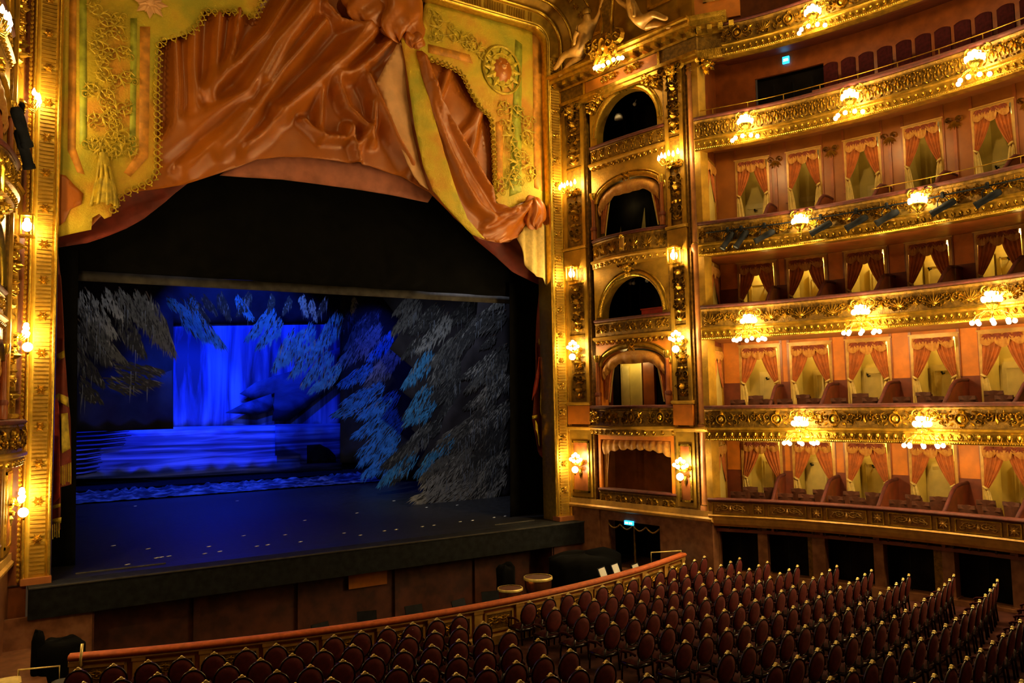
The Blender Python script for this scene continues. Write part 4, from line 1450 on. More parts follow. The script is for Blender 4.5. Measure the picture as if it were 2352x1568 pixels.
ribs.build('reeding', GOLDFLAT, FRM, kind='stuff')
FROS = orn_rosette(.15, 6).mesh('rosette', GOLD)
for X in (JX1 + .29, JX0 - .29):
    z = 1.7 + 8 * .105
    while z < 18.9:
        put('rosette', FROS, FRM, T(X, 23.98, z + .03))
        z += 9 * .105
cord = MB()
for X in (JX1 + .70, JX0 - .70):
    z = 1.6
    while z < 19.2:
        cord.ball((X, 23.9, z), .045, 5, 4, (1, 1, 1.5))
        z += .125
cord.build('bead_cord', GILT, FRM, kind='stuff')
for X in (JX1 + .3, JX0 - .3):
    MB().box(X - .34, X + .34, 23.86, 24.3, 1.46, 1.62).build('plinth', ROSEW, FRM)
# coved splay above the frame
n_ = 26
cv = MB()
rows = []
for o, y in ((.66, 24.0), (.85, 23.6), (1.15, 23.2), (1.55, 22.9), (2.1, 22.3), (2.9, 21.4), (4.0, 20.0)):
    P = pros_path(o, y)
    rows.append([p for p in P[11:-11]])
vs = [p for r in rows for p in r]
n = len(rows[0])
cv.add(vs, [(a * n + i, a * n + i + 1, (a + 1) * n + i + 1, (a + 1) * n + i) for a in range(len(rows) - 1) for i in range(n - 1)])
cv.build('coved_splay', GOLDFLAT, FRM, smooth=True)
for o, y, rr in ((.85, 23.58, .07), (1.55, 22.86, .05), (2.1, 22.26, .09)):
    P = pros_path(o, y)
    MB().tube(P[11:-11], rr, 6).build('splay_moulding', GILT, FRM, smooth=True)
P1, P2 = pros_path(1.2, 23.15), pros_path(1.8, 22.6)
for i in range(12, len(P1) - 12):
    put('rosette', M_ROS, FRM, T(*(P1[i] + Vector((0, -.05, -.02)))) @ S(.9, 1, .9))
    put('rosette', M_ROS_S, FRM, T(*(P2[i] + Vector((0, -.05, -.02)))))
# masonry round the opening, hidden behind the frame
MB().box(-3, JX0 - .5, 24.15, 24.4, -2, 24).box(JX1 + .5, 23, 24.15, 24.4, -2, 24).box(-3, 23, 24.15, 24.4, JTOP + .5, 24).build('wall_front', BROWNW, kind='structure', label='wall round the proscenium opening')

# ------------------------------------------------------------------ stage floor, apron, pit
b = MB()
b.add([(-6, 24.0, 1.45), (25, 24.0, 1.45), (25, 25, 1.45), (-6, 25, 1.45), (-6, 50, 2.2), (25, 50, 2.2)], [(0, 1, 2, 3), (3, 2, 5, 4)])
b.build('floor', STAGEF, kind='structure', label='dark glossy raked stage floor')
ap = thing('stage_apron', 'long charcoal apron along the front edge of the stage', 'stage apron')
MB().box(.92, 18.2, 23.42, 24.2, 1.40, 1.455).build('apron_top', APRON, ap)
MB().box(.92, 18.2, 23.40, 23.48, .70, 1.462).build('apron_fascia', APRON, ap)
MB().box(.92, 18.2, 23.36, 23.42, 1.44, 1.475).build('apron_edge', GREYC, ap)
for i, (xa, xb) in enumerate(((2.05, 4.3), (15.2, 16.9))):
    MB().box(xa, xb, 24.75, 24.79, 1.45, 1.475).build('threshold_strip', GREYC, None, label=('left' if i == 0 else 'right') + ' thin brass threshold strip on the stage front', category='strip', group='threshold strips')
MB().box(-1, 20, 17.0, 26, -1.62, -1.55).build('floor', DARK, kind='structure', label='dark floor of the orchestra pit')
pw = thing('wall_front', 'dark red wall of the orchestra pit under the stage', None, kind='structure')
MB().box(2.3, 16.9, 24.6, 24.7, -1.6, 1.40).build('pit_wall', PITW, pw)
MB().box(.3, 2.35, 23.55, 23.65, -1.6, .75).build('pit_side_panel', MARBLE, pw)
MB().box(16.9, 18.6, 23.55, 23.65, -1.6, .75).build('pit_side_panel', PITW, pw)
MB().box(2.3, 2.4, 23.6, 24.7, -1.6, 1.4).box(16.85, 16.95, 23.6, 24.7, -1.6, 1.4).build('pit_return', PITW, pw)
for x in (5.0, 8.0, 11.2, 14.2):
    MB().box(x, x + .18, 24.5, 24.6, -1.6, 1.4).build('pit_post', PITW, pw)
MB().box(9.6, 10.9, 24.44, 24.5, .05, .5).build('warm_panel', ORANGE, pw)

# stalls floor rising to the back
def zfl(y):
    return max(0.0, (16.9 - y)) * .0534


def pit_y(x):
    return 16.98 + (x - 9.7) ** 2 / 45.0


b = MB()
b.grid(lambda u, v: (lambda x, yy: (x, yy, zfl(yy)))(-5 + 30 * u, (pit_y(-5 + 30 * u) - .1) * (1 - v) + v * -4.0), 30, 24)
b.build('floor', CARPET, kind='structure', label='dark red patterned carpet of the stalls', smooth=True)
# ground beside the pit, up to the towers
MB().box(18.3, 22, 17.5, 24, -.2, 0).box(-3, 1.2, 17.5, 24, -.2, 0).build('floor', MARBLE, kind='structure', label='marble floor beside the orchestra pit')

# ------------------------------------------------------------------ orchestra rail
PR = thing('orchestra_rail', 'curved gilt panelled rail with red velvet top before the pit', 'railing')
PX0, PX1 = 1.45, 18.35


def pit_sweep(x0, x1, prof, n=40):
    b = MB()
    m = len(prof)
    vs, fs = [], []
    for i in range(n + 1):
        x = x0 + (x1 - x0) * i / n
        sl = 2 * (x - 9.7) / 45.0
        nx, ny = sl / hypot(sl, 1), -1 / hypot(sl, 1)
        for o, z in prof:
            vs.append((x + nx * o, pit_y(x) + ny * o, z))
    for i in range(n):
        for k in range(m):
            fs.append((i * m + k, i * m + (k + 1) % m, (i + 1) * m + (k + 1) % m, (i + 1) * m + k))
    fs += [tuple(range(m)), tuple(range(n * m + m - 1, n * m - 1, -1))]
    return b.add(vs, fs)


def PFm(x, o, z):
    sl = 2 * (x - 9.7) / 45.0
    k = hypot(sl, 1)
    return Matrix(((1 / k, -sl / k, 0, x + sl / k * o), (sl / k, 1 / k, 0, pit_y(x) - o / k), (0, 0, 1, z), (0, 0, 0, 1)))


pit_sweep(PX0, PX1, [(.07, 1.0), (.11, .96), (.09, .90), (-.12, .90), (-.13, .96), (-.08, 1.01)]).build('velvet_top', RAILVEL, PR, smooth=True)
pit_sweep(PX0, PX1, [(.05, .90), (.07, .86), (.03, .82), (-.08, .82), (-.08, .90)]).build('top_moulding', FRAMEW, PR)
pit_sweep(PX0, PX1, [(0, .82), (0, 0), (-.07, 0), (-.07, .82)]).build('body', BROWNW, PR)
pit_sweep(PX0, PX1, [(.05, .24), (.07, .20), (.07, 0), (-.02, 0), (-.02, .24)]).build('skirting', FRAMEW, PR)
n_ = 14
st = (PX1 - PX0) / n_
PM = MB()
for q in ((-.42, .42, .72, .77), (-.42, .42, .30, .35), (-.42, -.37, .30, .77), (.37, .42, .30, .77)):
    PM.box(q[0], q[1], -.03, 0, q[2], q[3])
PM = PM.mesh('panel_frame', FRAMEW)
PB = MB().box(-.11, .11, -.05, .0, .24, .84).box(-.13, .13, -.065, 0, .78, .86).mesh('pilaster_block', FRAMEW)
PFIELD = MB().box(-.37, .37, -.012, 0, .35, .72).mesh('panel_field', GOLDBACK)
for i in range(n_):
    x = PX0 + st * (i + .5)
    put('panel_frame', PM, PR, PFm(x, 0, 0))
    put('panel_field', PFIELD, PR, PFm(x, 0, 0))
    put('relief', M_RINC_S, PR, PFm(x, .01, .535) @ S(1.1, .5, .7))
for i in range(n_ + 1):
    put('pilaster_block', PB, PR, PFm(min(PX1 - .12, max(PX0 + .12, PX0 + st * i)), 0, 0))
# brass hand bars at both ends of the rail
for lab, pts in (('brass hand bar beside the left end of the orchestra rail', [(*[(0.61, 18.76)][0], .1), (*[(0.61, 18.76)][0], .8), (*[(1.29, 18.54)][0], .8), (*[(1.29, 18.54)][0], .1)]),
                 ('thin brass hand bar at the right end of the orchestra rail', [(17.6, 19.3, .3), (17.6, 19.3, 1.0), (18.55, 18.95, 1.0), (18.55, 18.95, .3)])):
    MB().tube(pts, .022, 6).build('hand_bar', BRASS, None, smooth=True, label=lab, category='hand rail')
MB().tube([(1.62, 18.25, .8), (1.66, 18.3, 1.22)], .03, 6).build('rail_end_post', BRASS, None, smooth=True, label='short gilt post at the left end of the rail', category='post')

# ------------------------------------------------------------------ stalls seats
sf = MB()
NR = 20
ring_pts = [(.235 * cos(2 * pi * k / NR), .0, .70 + .27 * sin(2 * pi * k / NR)) for k in range(NR + 1)]
tilt = lambda p: (p[0], p[1] - (p[2] - .45) * .16, p[2])
sf.tube([tilt(p) for p in ring_pts], .019, 6, False)
for s_ in (-1, 1):
    sf.tube([tilt((s_ * .17, 0, .50)), (s_ * .2, 0, .30), (s_ * .2, -.03, 0)], .024, 5)
    sf.tube([(s_ * .22, .42, .36), (s_ * .22, .44, 0)], .022, 5)
sf.box(-.24, .24, .0, .45, .30, .36)
SEAT_F = sf.mesh('stalls_seat', SEATWOOD, True)
sp = MB()
for sgn in (-1, 1):
    vs = [tilt((0, sgn * .045, .70))]
    for rr, yy in ((.5, .04), (.85, .028), (.97, .0)):
        for k in range(16):
            a = 2 * pi * k / 16
            vs.append(tilt((.236 * rr * cos(a), sgn * yy, .70 + .272 * rr * sin(a))))
    fs = [(0, 1 + k, 1 + (k + 1) % 16) for k in range(16)]
    for j in range(2):
        for k in range(16):
            k2 = (k + 1) % 16
            fs.append((1 + j * 16 + k, 1 + j * 16 + k2, 1 + (j + 1) * 16 + k2, 1 + (j + 1) * 16 + k))
    sp.add(vs, fs)
SEAT_P = sp.mesh('back_panel', SEATRED, True)
SEAT_S = MB().grid(lambda u, v: ((u * 2 - 1) * .23, .02 + v * .42, .37 + .07 * (1 - (2 * u - 1) ** 4) * (1 - (2 * v - 1) ** 4)), 8, 6).mesh('seat_cushion', SEATCUSH, True)
cr = MB()
prof = [(-.10, 0), (-.075, .012), (-.05, .02), (-.03, .05), (0, .062), (.03, .05), (.05, .02), (.075, .012), (.10, 0)]
vs = [(x, -.035, z) for x, z in prof] + [(x, .035, z) for x, z in prof] + [(x * .8, 0, z + .012) for x, z in prof]
fs = []
m = len(prof)
for k in range(m - 1):
    fs += [(k, k + 1, 2 * m + k + 1, 2 * m + k), (m + k, m + k + 1, 2 * m + k + 1, 2 * m + k)]
fs += [tuple(range(m)), tuple(range(2 * m - 1, m - 1, -1))]
cr.add(vs, fs)
SEAT_C = cr.mesh('crest', BRASS)
SEAT_A = MB().tube([(0, -.02, .58), (0, .12, .62), (0, .34, .60), (0, .40, .56)], .026, 6).tube([(0, .36, .58), (0, .40, .36)], .018, 5).mesh('armrest', SEATCUSH, True)

RIGHT_END = [18.8, 18.94, 19.33, 19.5, 19.77, 19.92, 20.1, 20.17, 20.34, 20.4, 20.4, 20.4]


def in_view(p, mx=60, my=110):
    d = Vector(p) - EYE
    z = d.dot(fw)
    if z < 1:
        return False
    x, y = 1176 + 1850 * d.dot(rt) / z, 784 - 1850 * d.dot(up) / z
    return -mx < x < 2352 + mx and y < 1568 + my


def seat(x, y, label):
    sl = (x - 9.3) / 28.0
    M = T(x, y, zfl(y)) @ RZ(atan2(sl, 1.0))
    o = put('stalls_seat', SEAT_F, None, M)
    o['label'] = label
    o['category'] = 'seat'
    o['group'] = 'oval-backed red seats in the stalls'
    put('back_panel', SEAT_P, o)
    put('crest', SEAT_C, o, T(0, -.085, .985) @ S(.72, .72, .72))
    put('seat_cushion', SEAT_S, o)
    put('armrest', SEAT_A, o, T(-.285, 0, 0))
    return o


NSEAT = 0
for k in range(11):
    y0 = 16.33 + .07 - k * 1.035
    for side in (-1, 1):
        x = 9.05 if side < 0 else 10.98
        j = 0
        while (x > (1.3 if k == 0 else -1.5) if side < 0 else x < RIGHT_END[k] + .05):
            y = y0 + (x - 9.3) ** 2 / 56.0
            if in_view((x, y, zfl(y) + .95)):
                seat(x, y, 'red oval-backed seat, %s row from pit rail, %s %s of centre aisle' % (ORD[k], ORD[j], 'left' if side < 0 else 'right'))
                NSEAT += 1
            x += side * (.578 if side < 0 else .614)
            j += 1
print('seats', NSEAT)
# pale stools at the bottom left corner
for i, (x, y, m_, lab) in enumerate(((*[(0.42, 18.44)][0], LINING, 'cream padded stool top at the bottom left corner'), (*[(1.35, 17.72)][0], GREYC, 'grey padded stool top beside the leftmost front seats'))):
    t_ = thing('padded_stool', lab, 'stool', T(x, y, 0))
    MB().grid(lambda u, v: ((u * 2 - 1) * .23, (v * 2 - 1) * .23, .70 + .06 * (1 - (2 * u - 1) ** 4) * (1 - (2 * v - 1) ** 4)), 8, 8).box(-.23, .23, -.23, .23, .6, .7).build('cushion', m_, t_, smooth=False)
    for lx in (-.19, .19):
        for ly in (-.19, .19):
            MB().box(lx - .02, lx + .02, ly - .02, ly + .02, 0, .62).build('leg', SEATWOOD, t_)

# ------------------------------------------------------------------ orchestra pit furniture
MS_D = MB().box(-.26, .26, -.015, .015, -.17, .17).box(-.26, .26, -.07, .0, -.19, -.165).mesh('desk', LANTERN)
MS_P = MB().tube([(0, 0, .05), (0, 0, 1.15)], .014, 5).mesh('pole', LANTERN)
MS_F = MB().tube([(0, 0, .12), (.2, .1, 0)], .012, 5).tube([(0, 0, .12), (-.2, .1, 0)], .012, 5).tube([(0, 0, .12), (0, -.23, 0)], .012, 5).mesh('foot', LANTERN)
MS_S = MB().box(-.2, .2, -.02, -.016, -.14, .14).mesh('sheet', PAPER)


def music_stand(x, y, z, a, lab, sheet=False, h=1.0):
    r = thing('music_stand', lab, 'music stand', T(x, y, z) @ RZ(a) @ S(1, 1, h), 'black music stands in the pit')
    put('pole', MS_P, r)
    put('foot', MS_F, r)
    d = put('desk', MS_D, r, T(0, 0, 1.22) @ RX(radians(-28)))
    if sheet:
        put('sheet', MS_S, d)


PIT = -1.55
for i, (x, y) in enumerate(((4.6, 19.8), (5.9, 19.4), (7.2, 20.2), (8.6, 20.6), (9.9, 20.4), (11.2, 20.2), (12.4, 20.5))):
    music_stand(x, y, PIT, .3 * (i % 3 - 1), '%s black music stand from the left inside the pit' % ORD[i], False, 1.35)
for i, (x, y) in enumerate(((16.2, 20.0), (16.9, 20.2), (17.4, 19.8))):
    music_stand(x, y, PIT + .3, .4, '%s music stand with white sheet near the right end of the pit' % ORD[i], True, 1.35)
PC_B = MB().grid(lambda u, v: ((u * 2 - 1) * .22, .05 * (u * 2 - 1) ** 2 - .06 * v, .5 + .42 * v), 6, 3).box(-.2, .2, -.06, -.02, .8, .92).mesh('backrest', LANTERN)
PC_S = MB().box(-.22, .22, 0, .42, .43, .49).mesh('seat', LANTERN)
PC_L = MB().tube([(0, 0, 0), (0, 0, .44)], .015, 5).mesh('leg', LANTERN)
for i, (x, y, a) in enumerate(((4.0, 19.0, .2), (5.3, 18.9, -.2), (6.6, 19.3, .1), (8.0, 19.6, .4), (10.4, 19.5, -.3), (11.8, 19.6, .2), (13.2, 20.0, .4), (15.4, 20.6, .2))):
    r = thing('pit_chair', '%s black orchestra chair from the left in the pit' % ORD[i], 'chair', T(x, y, PIT) @ RZ(a) @ S(1.15, 1.15, 1.35), 'black chairs in the pit')
    put('backrest', PC_B, r)
    put('seat', PC_S, r)
    for lx in (-.19, .19):
        for ly in (.02, .4):
            put('leg', PC_L, r, T(lx, ly, 0))
for i, (x, y, sc_) in enumerate(((13.4, 21.0, .9), (14.5, 21.1, 1.05))):
    r = thing('kettledrum', ('smaller' if i == 0 else 'larger') + ' copper kettledrum glinting in the pit', 'drum', T(x, y, PIT + .72) @ S(sc_, sc_, sc_))
    MB().lathe([(.05, .45), (.2, .48), (.34, .62), (.40, .85), (.41, 1.1)], 16).build('bowl', COPPER, r, smooth=True)
    MB().lathe([(.43, 1.06), (.44, 1.10), (.43, 1.14), (.40, 1.14)], 16).build('hoop', BRASS, r, smooth=True)
    MB().lathe([(0, 1.12), (.41, 1.12)], 16).build('head', BROWNSEAT, r)
    for k in range(3):
        a = 2 * pi * k / 3
        MB().tube([(.30 * cos(a), .30 * sin(a), .8), (.38 * cos(a), .38 * sin(a), -.5)], .02, 5).build('leg', LANTERN, r)


def covered(lab, x, y, z, w, d, h, seed):
    def f(u, v):
        a = 2 * pi * u
        k = (1 - v) ** .5
        rr = 1 + .13 * noise.noise((cos(a) * 2 + seed, sin(a) * 2, v * 3)) + .05 * sin(a * 9) * v
        q = abs(cos(a)) ** .7 * (1 if cos(a) > 0 else -1), abs(sin(a)) ** .7 * (1 if sin(a) > 0 else -1)
        s_ = min(1, (1 - k) * 3) if v < .15 else 1
        s_ = (v / .12) if v < .12 else 1 + .08 * v
        return (w / 2 * q[0] * rr * s_, d / 2 * q[1] * rr * s_, h * (1 - max(0, v - .12) / .88) + .12 * noise.noise((cos(a) * 1.5, sin(a) * 1.5, seed)) * (1 - v))
    MB().grid(f, 28, 12, True).build('covered_instrument', BLACKC, None, T(x, y, z), True, label=lab, category='covered instrument')


bk = [(1.05, 0.89), (1.51, 0.66)]
covered('bulky instrument under a black cover at the left end of the pit', bk[1][0], 21.2, PIT, .95, .8, bk[1][1] - PIT, 1)
covered('tall black covered instrument at the left end of the pit', bk[0][0], 21.2, PIT, .26, .4, bk[0][1] - PIT, 5)
covered('wide black covered piano at the right end of the pit', 16.6, 21.4, PIT, 2.6, 1.4, 2.35, 9)
covered('small dark covered stand between the copper kettledrums', 13.95, 22.1, PIT, .55, .5, 2.2, 4)

# ------------------------------------------------------------------ grand valance
def seg_d(px, pz, a, b):
    ax, az = a
    dx, dz = b[0] - ax, b[1] - az
    L = dx * dx + dz * dz
    t = max(0, min(1, ((px - ax) * dx + (pz - az) * dz) / L)) if L else 0
    return hypot(px - ax - t * dx, pz - az - t * dz)


def pl_d(px, pz, pl):
    return min(seg_d(px, pz, a, b) for a, b in zip(pl, pl[1:]))


def densify(o, st):
    out = []
    for a, b in zip(o, o[1:] + o[:1]):
        n = max(1, int(hypot(b[0] - a[0], b[1] - a[1]) / st))
        out += [(a[0] + (b[0] - a[0]) * i / n, a[1] + (b[1] - a[1]) * i / n) for i in range(n)]
    return out


def inside(x, z, o):
    c = False
    for (x0, z0), (x1, z1) in zip(o, o[1:] + o[:1]):
        if (z0 > z) != (z1 > z) and x < (x1 - x0) * (z - z0) / (z1 - z0) + x0:
            c = not c
    return c


def cloth(name, outline, y, step, m, parent=None, disp=None, thick=.03, edge=None, smooth=True, **tags):
    o = densify(outline, edge or step)
    n = len(o)
    vs = [Vector(p) for p in o]
    x0, x1 = min(p[0] for p in o), max(p[0] for p in o)
    z0, z1 = min(p[1] for p in o), max(p[1] for p in o)
    x, r = x0 + step / 2, 0
    while x < x1:
        z = z0 + step * (.5 if r % 2 else 0)
        while z < z1:
            if inside(x, z, outline) and min(seg_d(x, z, a, b) for a, b in zip(outline, outline[1:] + outline[:1])) > step * .35:
                vs.append(Vector((x, z)))
            z += step
        x += step * .87
        r += 1
    V, E, F, *_ = delaunay_2d_cdt(vs, [(i, (i + 1) % n) for i in range(n)], [], 1, 1e-5)
    F = [f for f in F if inside(sum(V[i].x for i in f) / len(f), sum(V[i].y for i in f) / len(f), outline)]
    P = [(v.x, y - (disp(v.x, v.y) if disp else 0), v.y) for v in V]
    b = MB().add(P, F)
    me = b.mesh(name, m, smooth)
    ob = put(name, me, parent, None, **tags)
    if thick:
        md = ob.modifiers.new('thickness', 'SOLIDIFY')
        md.thickness = thick
        md.offset = 0
    return ob


YV = 24.75
RIDGES = [
    ([(8.25, 18.61), (7.17, 17.02), (6.36, 15.36), (4.73, 14.07), (3.93, 13.2)], .55, .42),
    ([(8.8, 18.21), (7.45, 16.3), (6.7, 15.03), (5.99, 13.92), (5.61, 13.55)], .5, .36),
    ([(7.72, 18.81), (6.9, 17.31), (6.17, 16.31), (5.22, 15.23)], .45, .26),
    ([(8.57, 19.03), (8.15, 18.19), (7.58, 17.29), (6.9, 15.91)], .5, .30),
    ([(4.87, 17.51), (4.84, 16.02), (4.92, 14.66)], .35, .20),
    ([(5.55, 17.68), (5.48, 16.3), (5.34, 15.05)], .35, .20),
    ([(6.16, 17.97), (5.97, 16.68), (5.59, 15.64)], .3, .16),
    ([(4.34, 16.58), (4.42, 15.27), (4.37, 13.94)], .35, .15),
    ([(10.31, 18.44), (9.13, 16.79), (8.29, 15.83), (7.45, 15.0)], .55, .40),
    ([(10.88, 18.71), (10.12, 17.77), (9.47, 17.03), (8.95, 16.69)], .4, .28),
    ([(11.41, 18.46), (10.55, 17.41), (9.78, 16.72), (9.32, 16.55)], .4, .34),
    ([(8.88, 18.82), (9.33, 18.41), (10.09, 18.37), (10.33, 18.46)], .35, .26),
    ([(9.25, 16.31), (9.59, 15.53), (10.35, 14.92), (10.46, 14.61)], .4, .30),
    ([(10.3, 16.68), (10.83, 15.65), (11.33, 14.68), (11.86, 13.95)], .5, .40),
    ([(9.71, 14.93), (10.05, 13.85)], .3, .2),
    ([(8.15, 14.87), (8.73, 14.4), (9.61, 14.52), (9.71, 14.85)], .3, .2),
    ([(8.73, 15.92), (8.7, 14.83), (8.73, 14.4)], .3, .16),
    ([(10.47, 15.88), (10.54, 15.15), (10.07, 14.4)], .25, .18),
    ([(6.37, 14.83), (5.11, 13.27), (4.63, 12.81)], .5, .26),
    ([(7.45, 15.0), (6.91, 14.24), (6.38, 13.74)], .5, .2),
    ([(13.52, 17.73), (13.21, 16.96), (12.94, 16.27)], .25, .2),
    ([(14.94, 16.71), (14.44, 15.82), (13.8, 15.14)], .3, .22),
    ([(14.78, 16.55), (14.53, 15.51), (14.33, 14.74)], .3, .2),
]


def val_disp(x, z):
    h = .10 * noise.noise((x * .45, z * .45, 1.7)) + .05 * noise.noise((x * 1.3, z * .7, 4.1))
    for pl, w, a in RIDGES:
        d = pl_d(x, z, pl)
        if d < w:
            t = 1 - d / w
            h += a * t * t * 2.2
            if d < .2:
                h += .15 * (1 - d / .2) ** 2
    lim = .26 + .5 * max(0.0, min(1.0, (x - 4.7) / 1.4)) * max(0.0, min(1.0, (13.4 - x) / 1.4))
    return lim * math.tanh(h / lim)


VALN = thing('stage_valance', 'huge copper velvet and gold embroidered drapery across the top of the stage', 'valance')
o_ = [(1.3, 10.53), (2.16, 10.74), (3.07, 11.93), (3.8, 12.1), (4.63, 12.35), (5.61, 12.81), (6.19, 13.11), (6.78, 13.44), (7.59, 13.64), (8.29, 13.73), (9.46, 13.79), (10.53, 13.78), (11.65, 13.58), (12.73, 13.19), (13.67, 12.36), (14.73, 11.71), (15.47, 11.64), (16.04, 11.71), (16.44, 12.01), (17.87, 11.81)]
o_ = [(1.36, o_[0][1])] + o_ + [(17.5, o_[-1][1]), (17.5, 19.9), (1.36, 19.9)]
cloth('velvet_drape', o_, YV, .085, VAL, VALN, val_disp, .03)
# pinkish under-swag
u_ = [(5.72, 12.85), (6.24, 13.33), (6.97, 13.68), (8.36, 13.96), (10.62, 14.01), (11.91, 13.82), (13.09, 13.28), (12.82, 12.87), (11.41, 12.96), (9.84, 13.0), (7.66, 12.99)]
cloth('under_swag', u_, 25.0, .22, mat('rose velvet', (.40, .13, .07), .7, 0, .2, 2, sheen=.5), VALN, lambda x, z: .05 * noise.noise((x, z, 3)), .03)
# gold lambrequins
gl_ = [(6.87, 18.52), (6.61, 17.79), (6.28, 17.85), (5.89, 17.83), (5.51, 17.68), (5.13, 17.65), (4.95, 17.14), (4.67, 16.83), (4.41, 16.67), (4.11, 16.51), (3.88, 16.4), (3.85, 15.95), (3.83, 15.05), (3.86, 13.77), (3.87, 12.62), (3.75, 12.29), (3.39, 12.05), (3.03, 11.8), (2.85, 11.58), (2.78, 11.48), (2.72, 11.15), (2.55, 11.06), (2.42, 11.19), (2.25, 11.05), (2.23, 10.72), (1.77, 10.57), (1.31, 10.41)]
gl_ = [(1.36, gl_[-1][1])] + [(1.36, 19.9), (8.0, 19.9)] + gl_[:-1]
gd = lambda x, z: .06 * noise.noise((x * .6, z * .35, 2.2)) + .03 * noise.noise((x * 3, z * 2, 7.7))
cloth('embroidered_panel', gl_, 24.45, .22, GCLOTH, VALN, gd, .04, label='gold embroidered hanging panel on the left')
gr_ = [(12.67, 20.62), (12.25, 18.53), (11.96, 17.8), (12.29, 17.76), (12.63, 17.81), (13.06, 17.76), (13.58, 17.68), (13.94, 17.53), (14.29, 16.91), (14.64, 16.46), (15.1, 16.17), (15.18, 15.54), (15.22, 14.08), (15.22, 12.92), (15.68, 12.82), (16.26, 13.08), (16.76, 13.39), (17.25, 13.2), (17.69, 13.08)]
gr_ = gr_[:-1] + [(17.5, gr_[-1][1]), (17.5, 19.9), (gr_[0][0], 19.9)]
cloth('embroidered_panel', gr_, 24.45, .22, GCLOTH, VALN, gd, .04, label='gold embroidered hanging panel on the right')


def lace(pts, y):
    """scalloped looped lace along an edge"""
    b = MB()
    for (xa, za), (xb, zb) in zip(pts, pts[1:]):
        L = hypot(xb - xa, zb - za)
        n = max(1, int(L / .17))
        for i in range(n):
            t = (i + .5) / n
            x, z = xa + (xb - xa) * t, za + (zb - za) * t
            b.ring(x, z, .085, .085, .035, .03, y, 9)
            q = Vector((zb - za, -(xb - xa))).normalized()
            b.boss(x + q.x * .12, z + q.y * .12, .03, .03, y, 5)
    return b


lace([(p[0], p[1]) for p in gl_[3:24]][::-1], 24.40).build('lace_trim', EMBR, VALN, kind='stuff')
lace([(p[0], p[1]) for p in gr_[3:14]][::-1], 24.40).build('lace_trim', EMBR, VALN, kind='stuff')
pt_ = [(1.27, 12.14), (1.58, 12.11), (1.81, 11.86), (2.02, 11.67), (1.97, 11.37), (1.7, 11.2), (1.6, 10.87), (1.3, 10.7)]
cloth('velvet_patch', [(max(1.42, p[0]), p[1]) for p in pt_], 24.38, .15, VAL, VALN, gd, .02)
# silk stripes
for nm, m_, pts in (('stripe', STGREEN, [(1.82, 17.21), (2.0, 17.26), (2.08, 12.95), (1.9, 13.05)]), ('stripe', STGREEN, [(3.11, 16.91), (3.28, 16.95), (3.3, 13.15), (3.15, 12.87)]),
                    ('stripe', STORANGE, [(1.58, 17.15), (1.75, 17.19), (1.81, 12.91), (2.04, 12.22), (1.86, 12.25), (1.62, 12.82)]), ('stripe', STORANGE, [(3.36, 16.72), (3.63, 16.78), (3.64, 12.95), (3.18, 12.32), (3.01, 12.42), (3.39, 13.1)]),
                    ('stripe', STGREEN, [(16.27, 19.38), (16.56, 19.27), (16.42, 13.58), (15.88, 13.34)]), ('stripe', STORANGE, [(17.07, 19.91), (17.48, 19.83), (17.37, 13.7), (16.98, 13.81)]),
                    ('stripe', STORANGE, [(15.33, 16.03), (15.64, 16.17), (15.62, 13.47), (15.35, 13.44)]), ('stripe', STORANGE, [(12.6, 18.35), (14.27, 18.34), (14.41, 18.04), (12.6, 18.04)])):
    cloth(nm, pts, 24.425, .3, m_, VALN, gd, .01)
# embroidered scrolls of the left column and of the right panel
rs = random.Random(5)
for (x, z) in [(2.39, 16.85), (2.83, 16.58), (2.37, 16.03), (2.79, 15.75), (2.47, 15.3), (2.91, 15.02), (2.35, 14.53), (2.79, 14.24), (2.47, 13.81), (2.93, 13.58), (2.56, 13.21), (2.35, 12.93), (2.94, 13.08)]:
    put('embroidery', orn_rinceau(.9, .8).mesh('embroidery', EMBR), VALN, T(x, 24.37, z) @ RY(rs.uniform(0, 6.3)) @ S(.85, .5, .85))
for (x, z) in [(12.86, 19.04), (13.91, 18.89), (14.63, 18.65), (16.0, 16.55), (15.88, 15.63), (16.05, 14.67), (15.88, 13.83), (16.76, 15.94), (16.63, 14.59)]:
    put('embroidery', orn_rinceau(1.2, 1.0).mesh('embroidery', EMBR), VALN, T(x, 24.37, z) @ RY(rs.uniform(0, 6.3)) @ S(.95, .4, .95))
(mx, mz) = [(15.63, 18.05)][0]
md = MB()
for k in range(12):
    md.leaf(0, 0, 2 * pi * k / 12, 1.0, .42, .08)
md.ring(0, 0, .95, 1.05, .12, .06, n=24).ring(0, 0, .62, .72, .1, .06, n=20)
md = md.build('medallion', EMBR, VALN, T(mx, 24.37, mz) @ S(.85, 1, .85))
MB().boss(0, 0, .52, .14, n=16).build('medallion_field', VAL, md, S(1, 1, 1.15), True)
MB().boss(0, .08, .17, .2).boss(0, .05, .05, .26).boss(-.08, .14, .035, .22).boss(.08, .14, .035, .22).boss(0, -.18, .2, .14).leaf(-.1, .2, 2.2, .25, .14, .2).leaf(.1, .2, .9, .25, .14, .2).build('portrait_relief', VALPALE, md)
(mx, mz) = [(3.61, 17.48)][0]
put('rosette', orn_rosette(.5).mesh('rosette', VALPALE), VALN, T(mx, 24.37, mz))
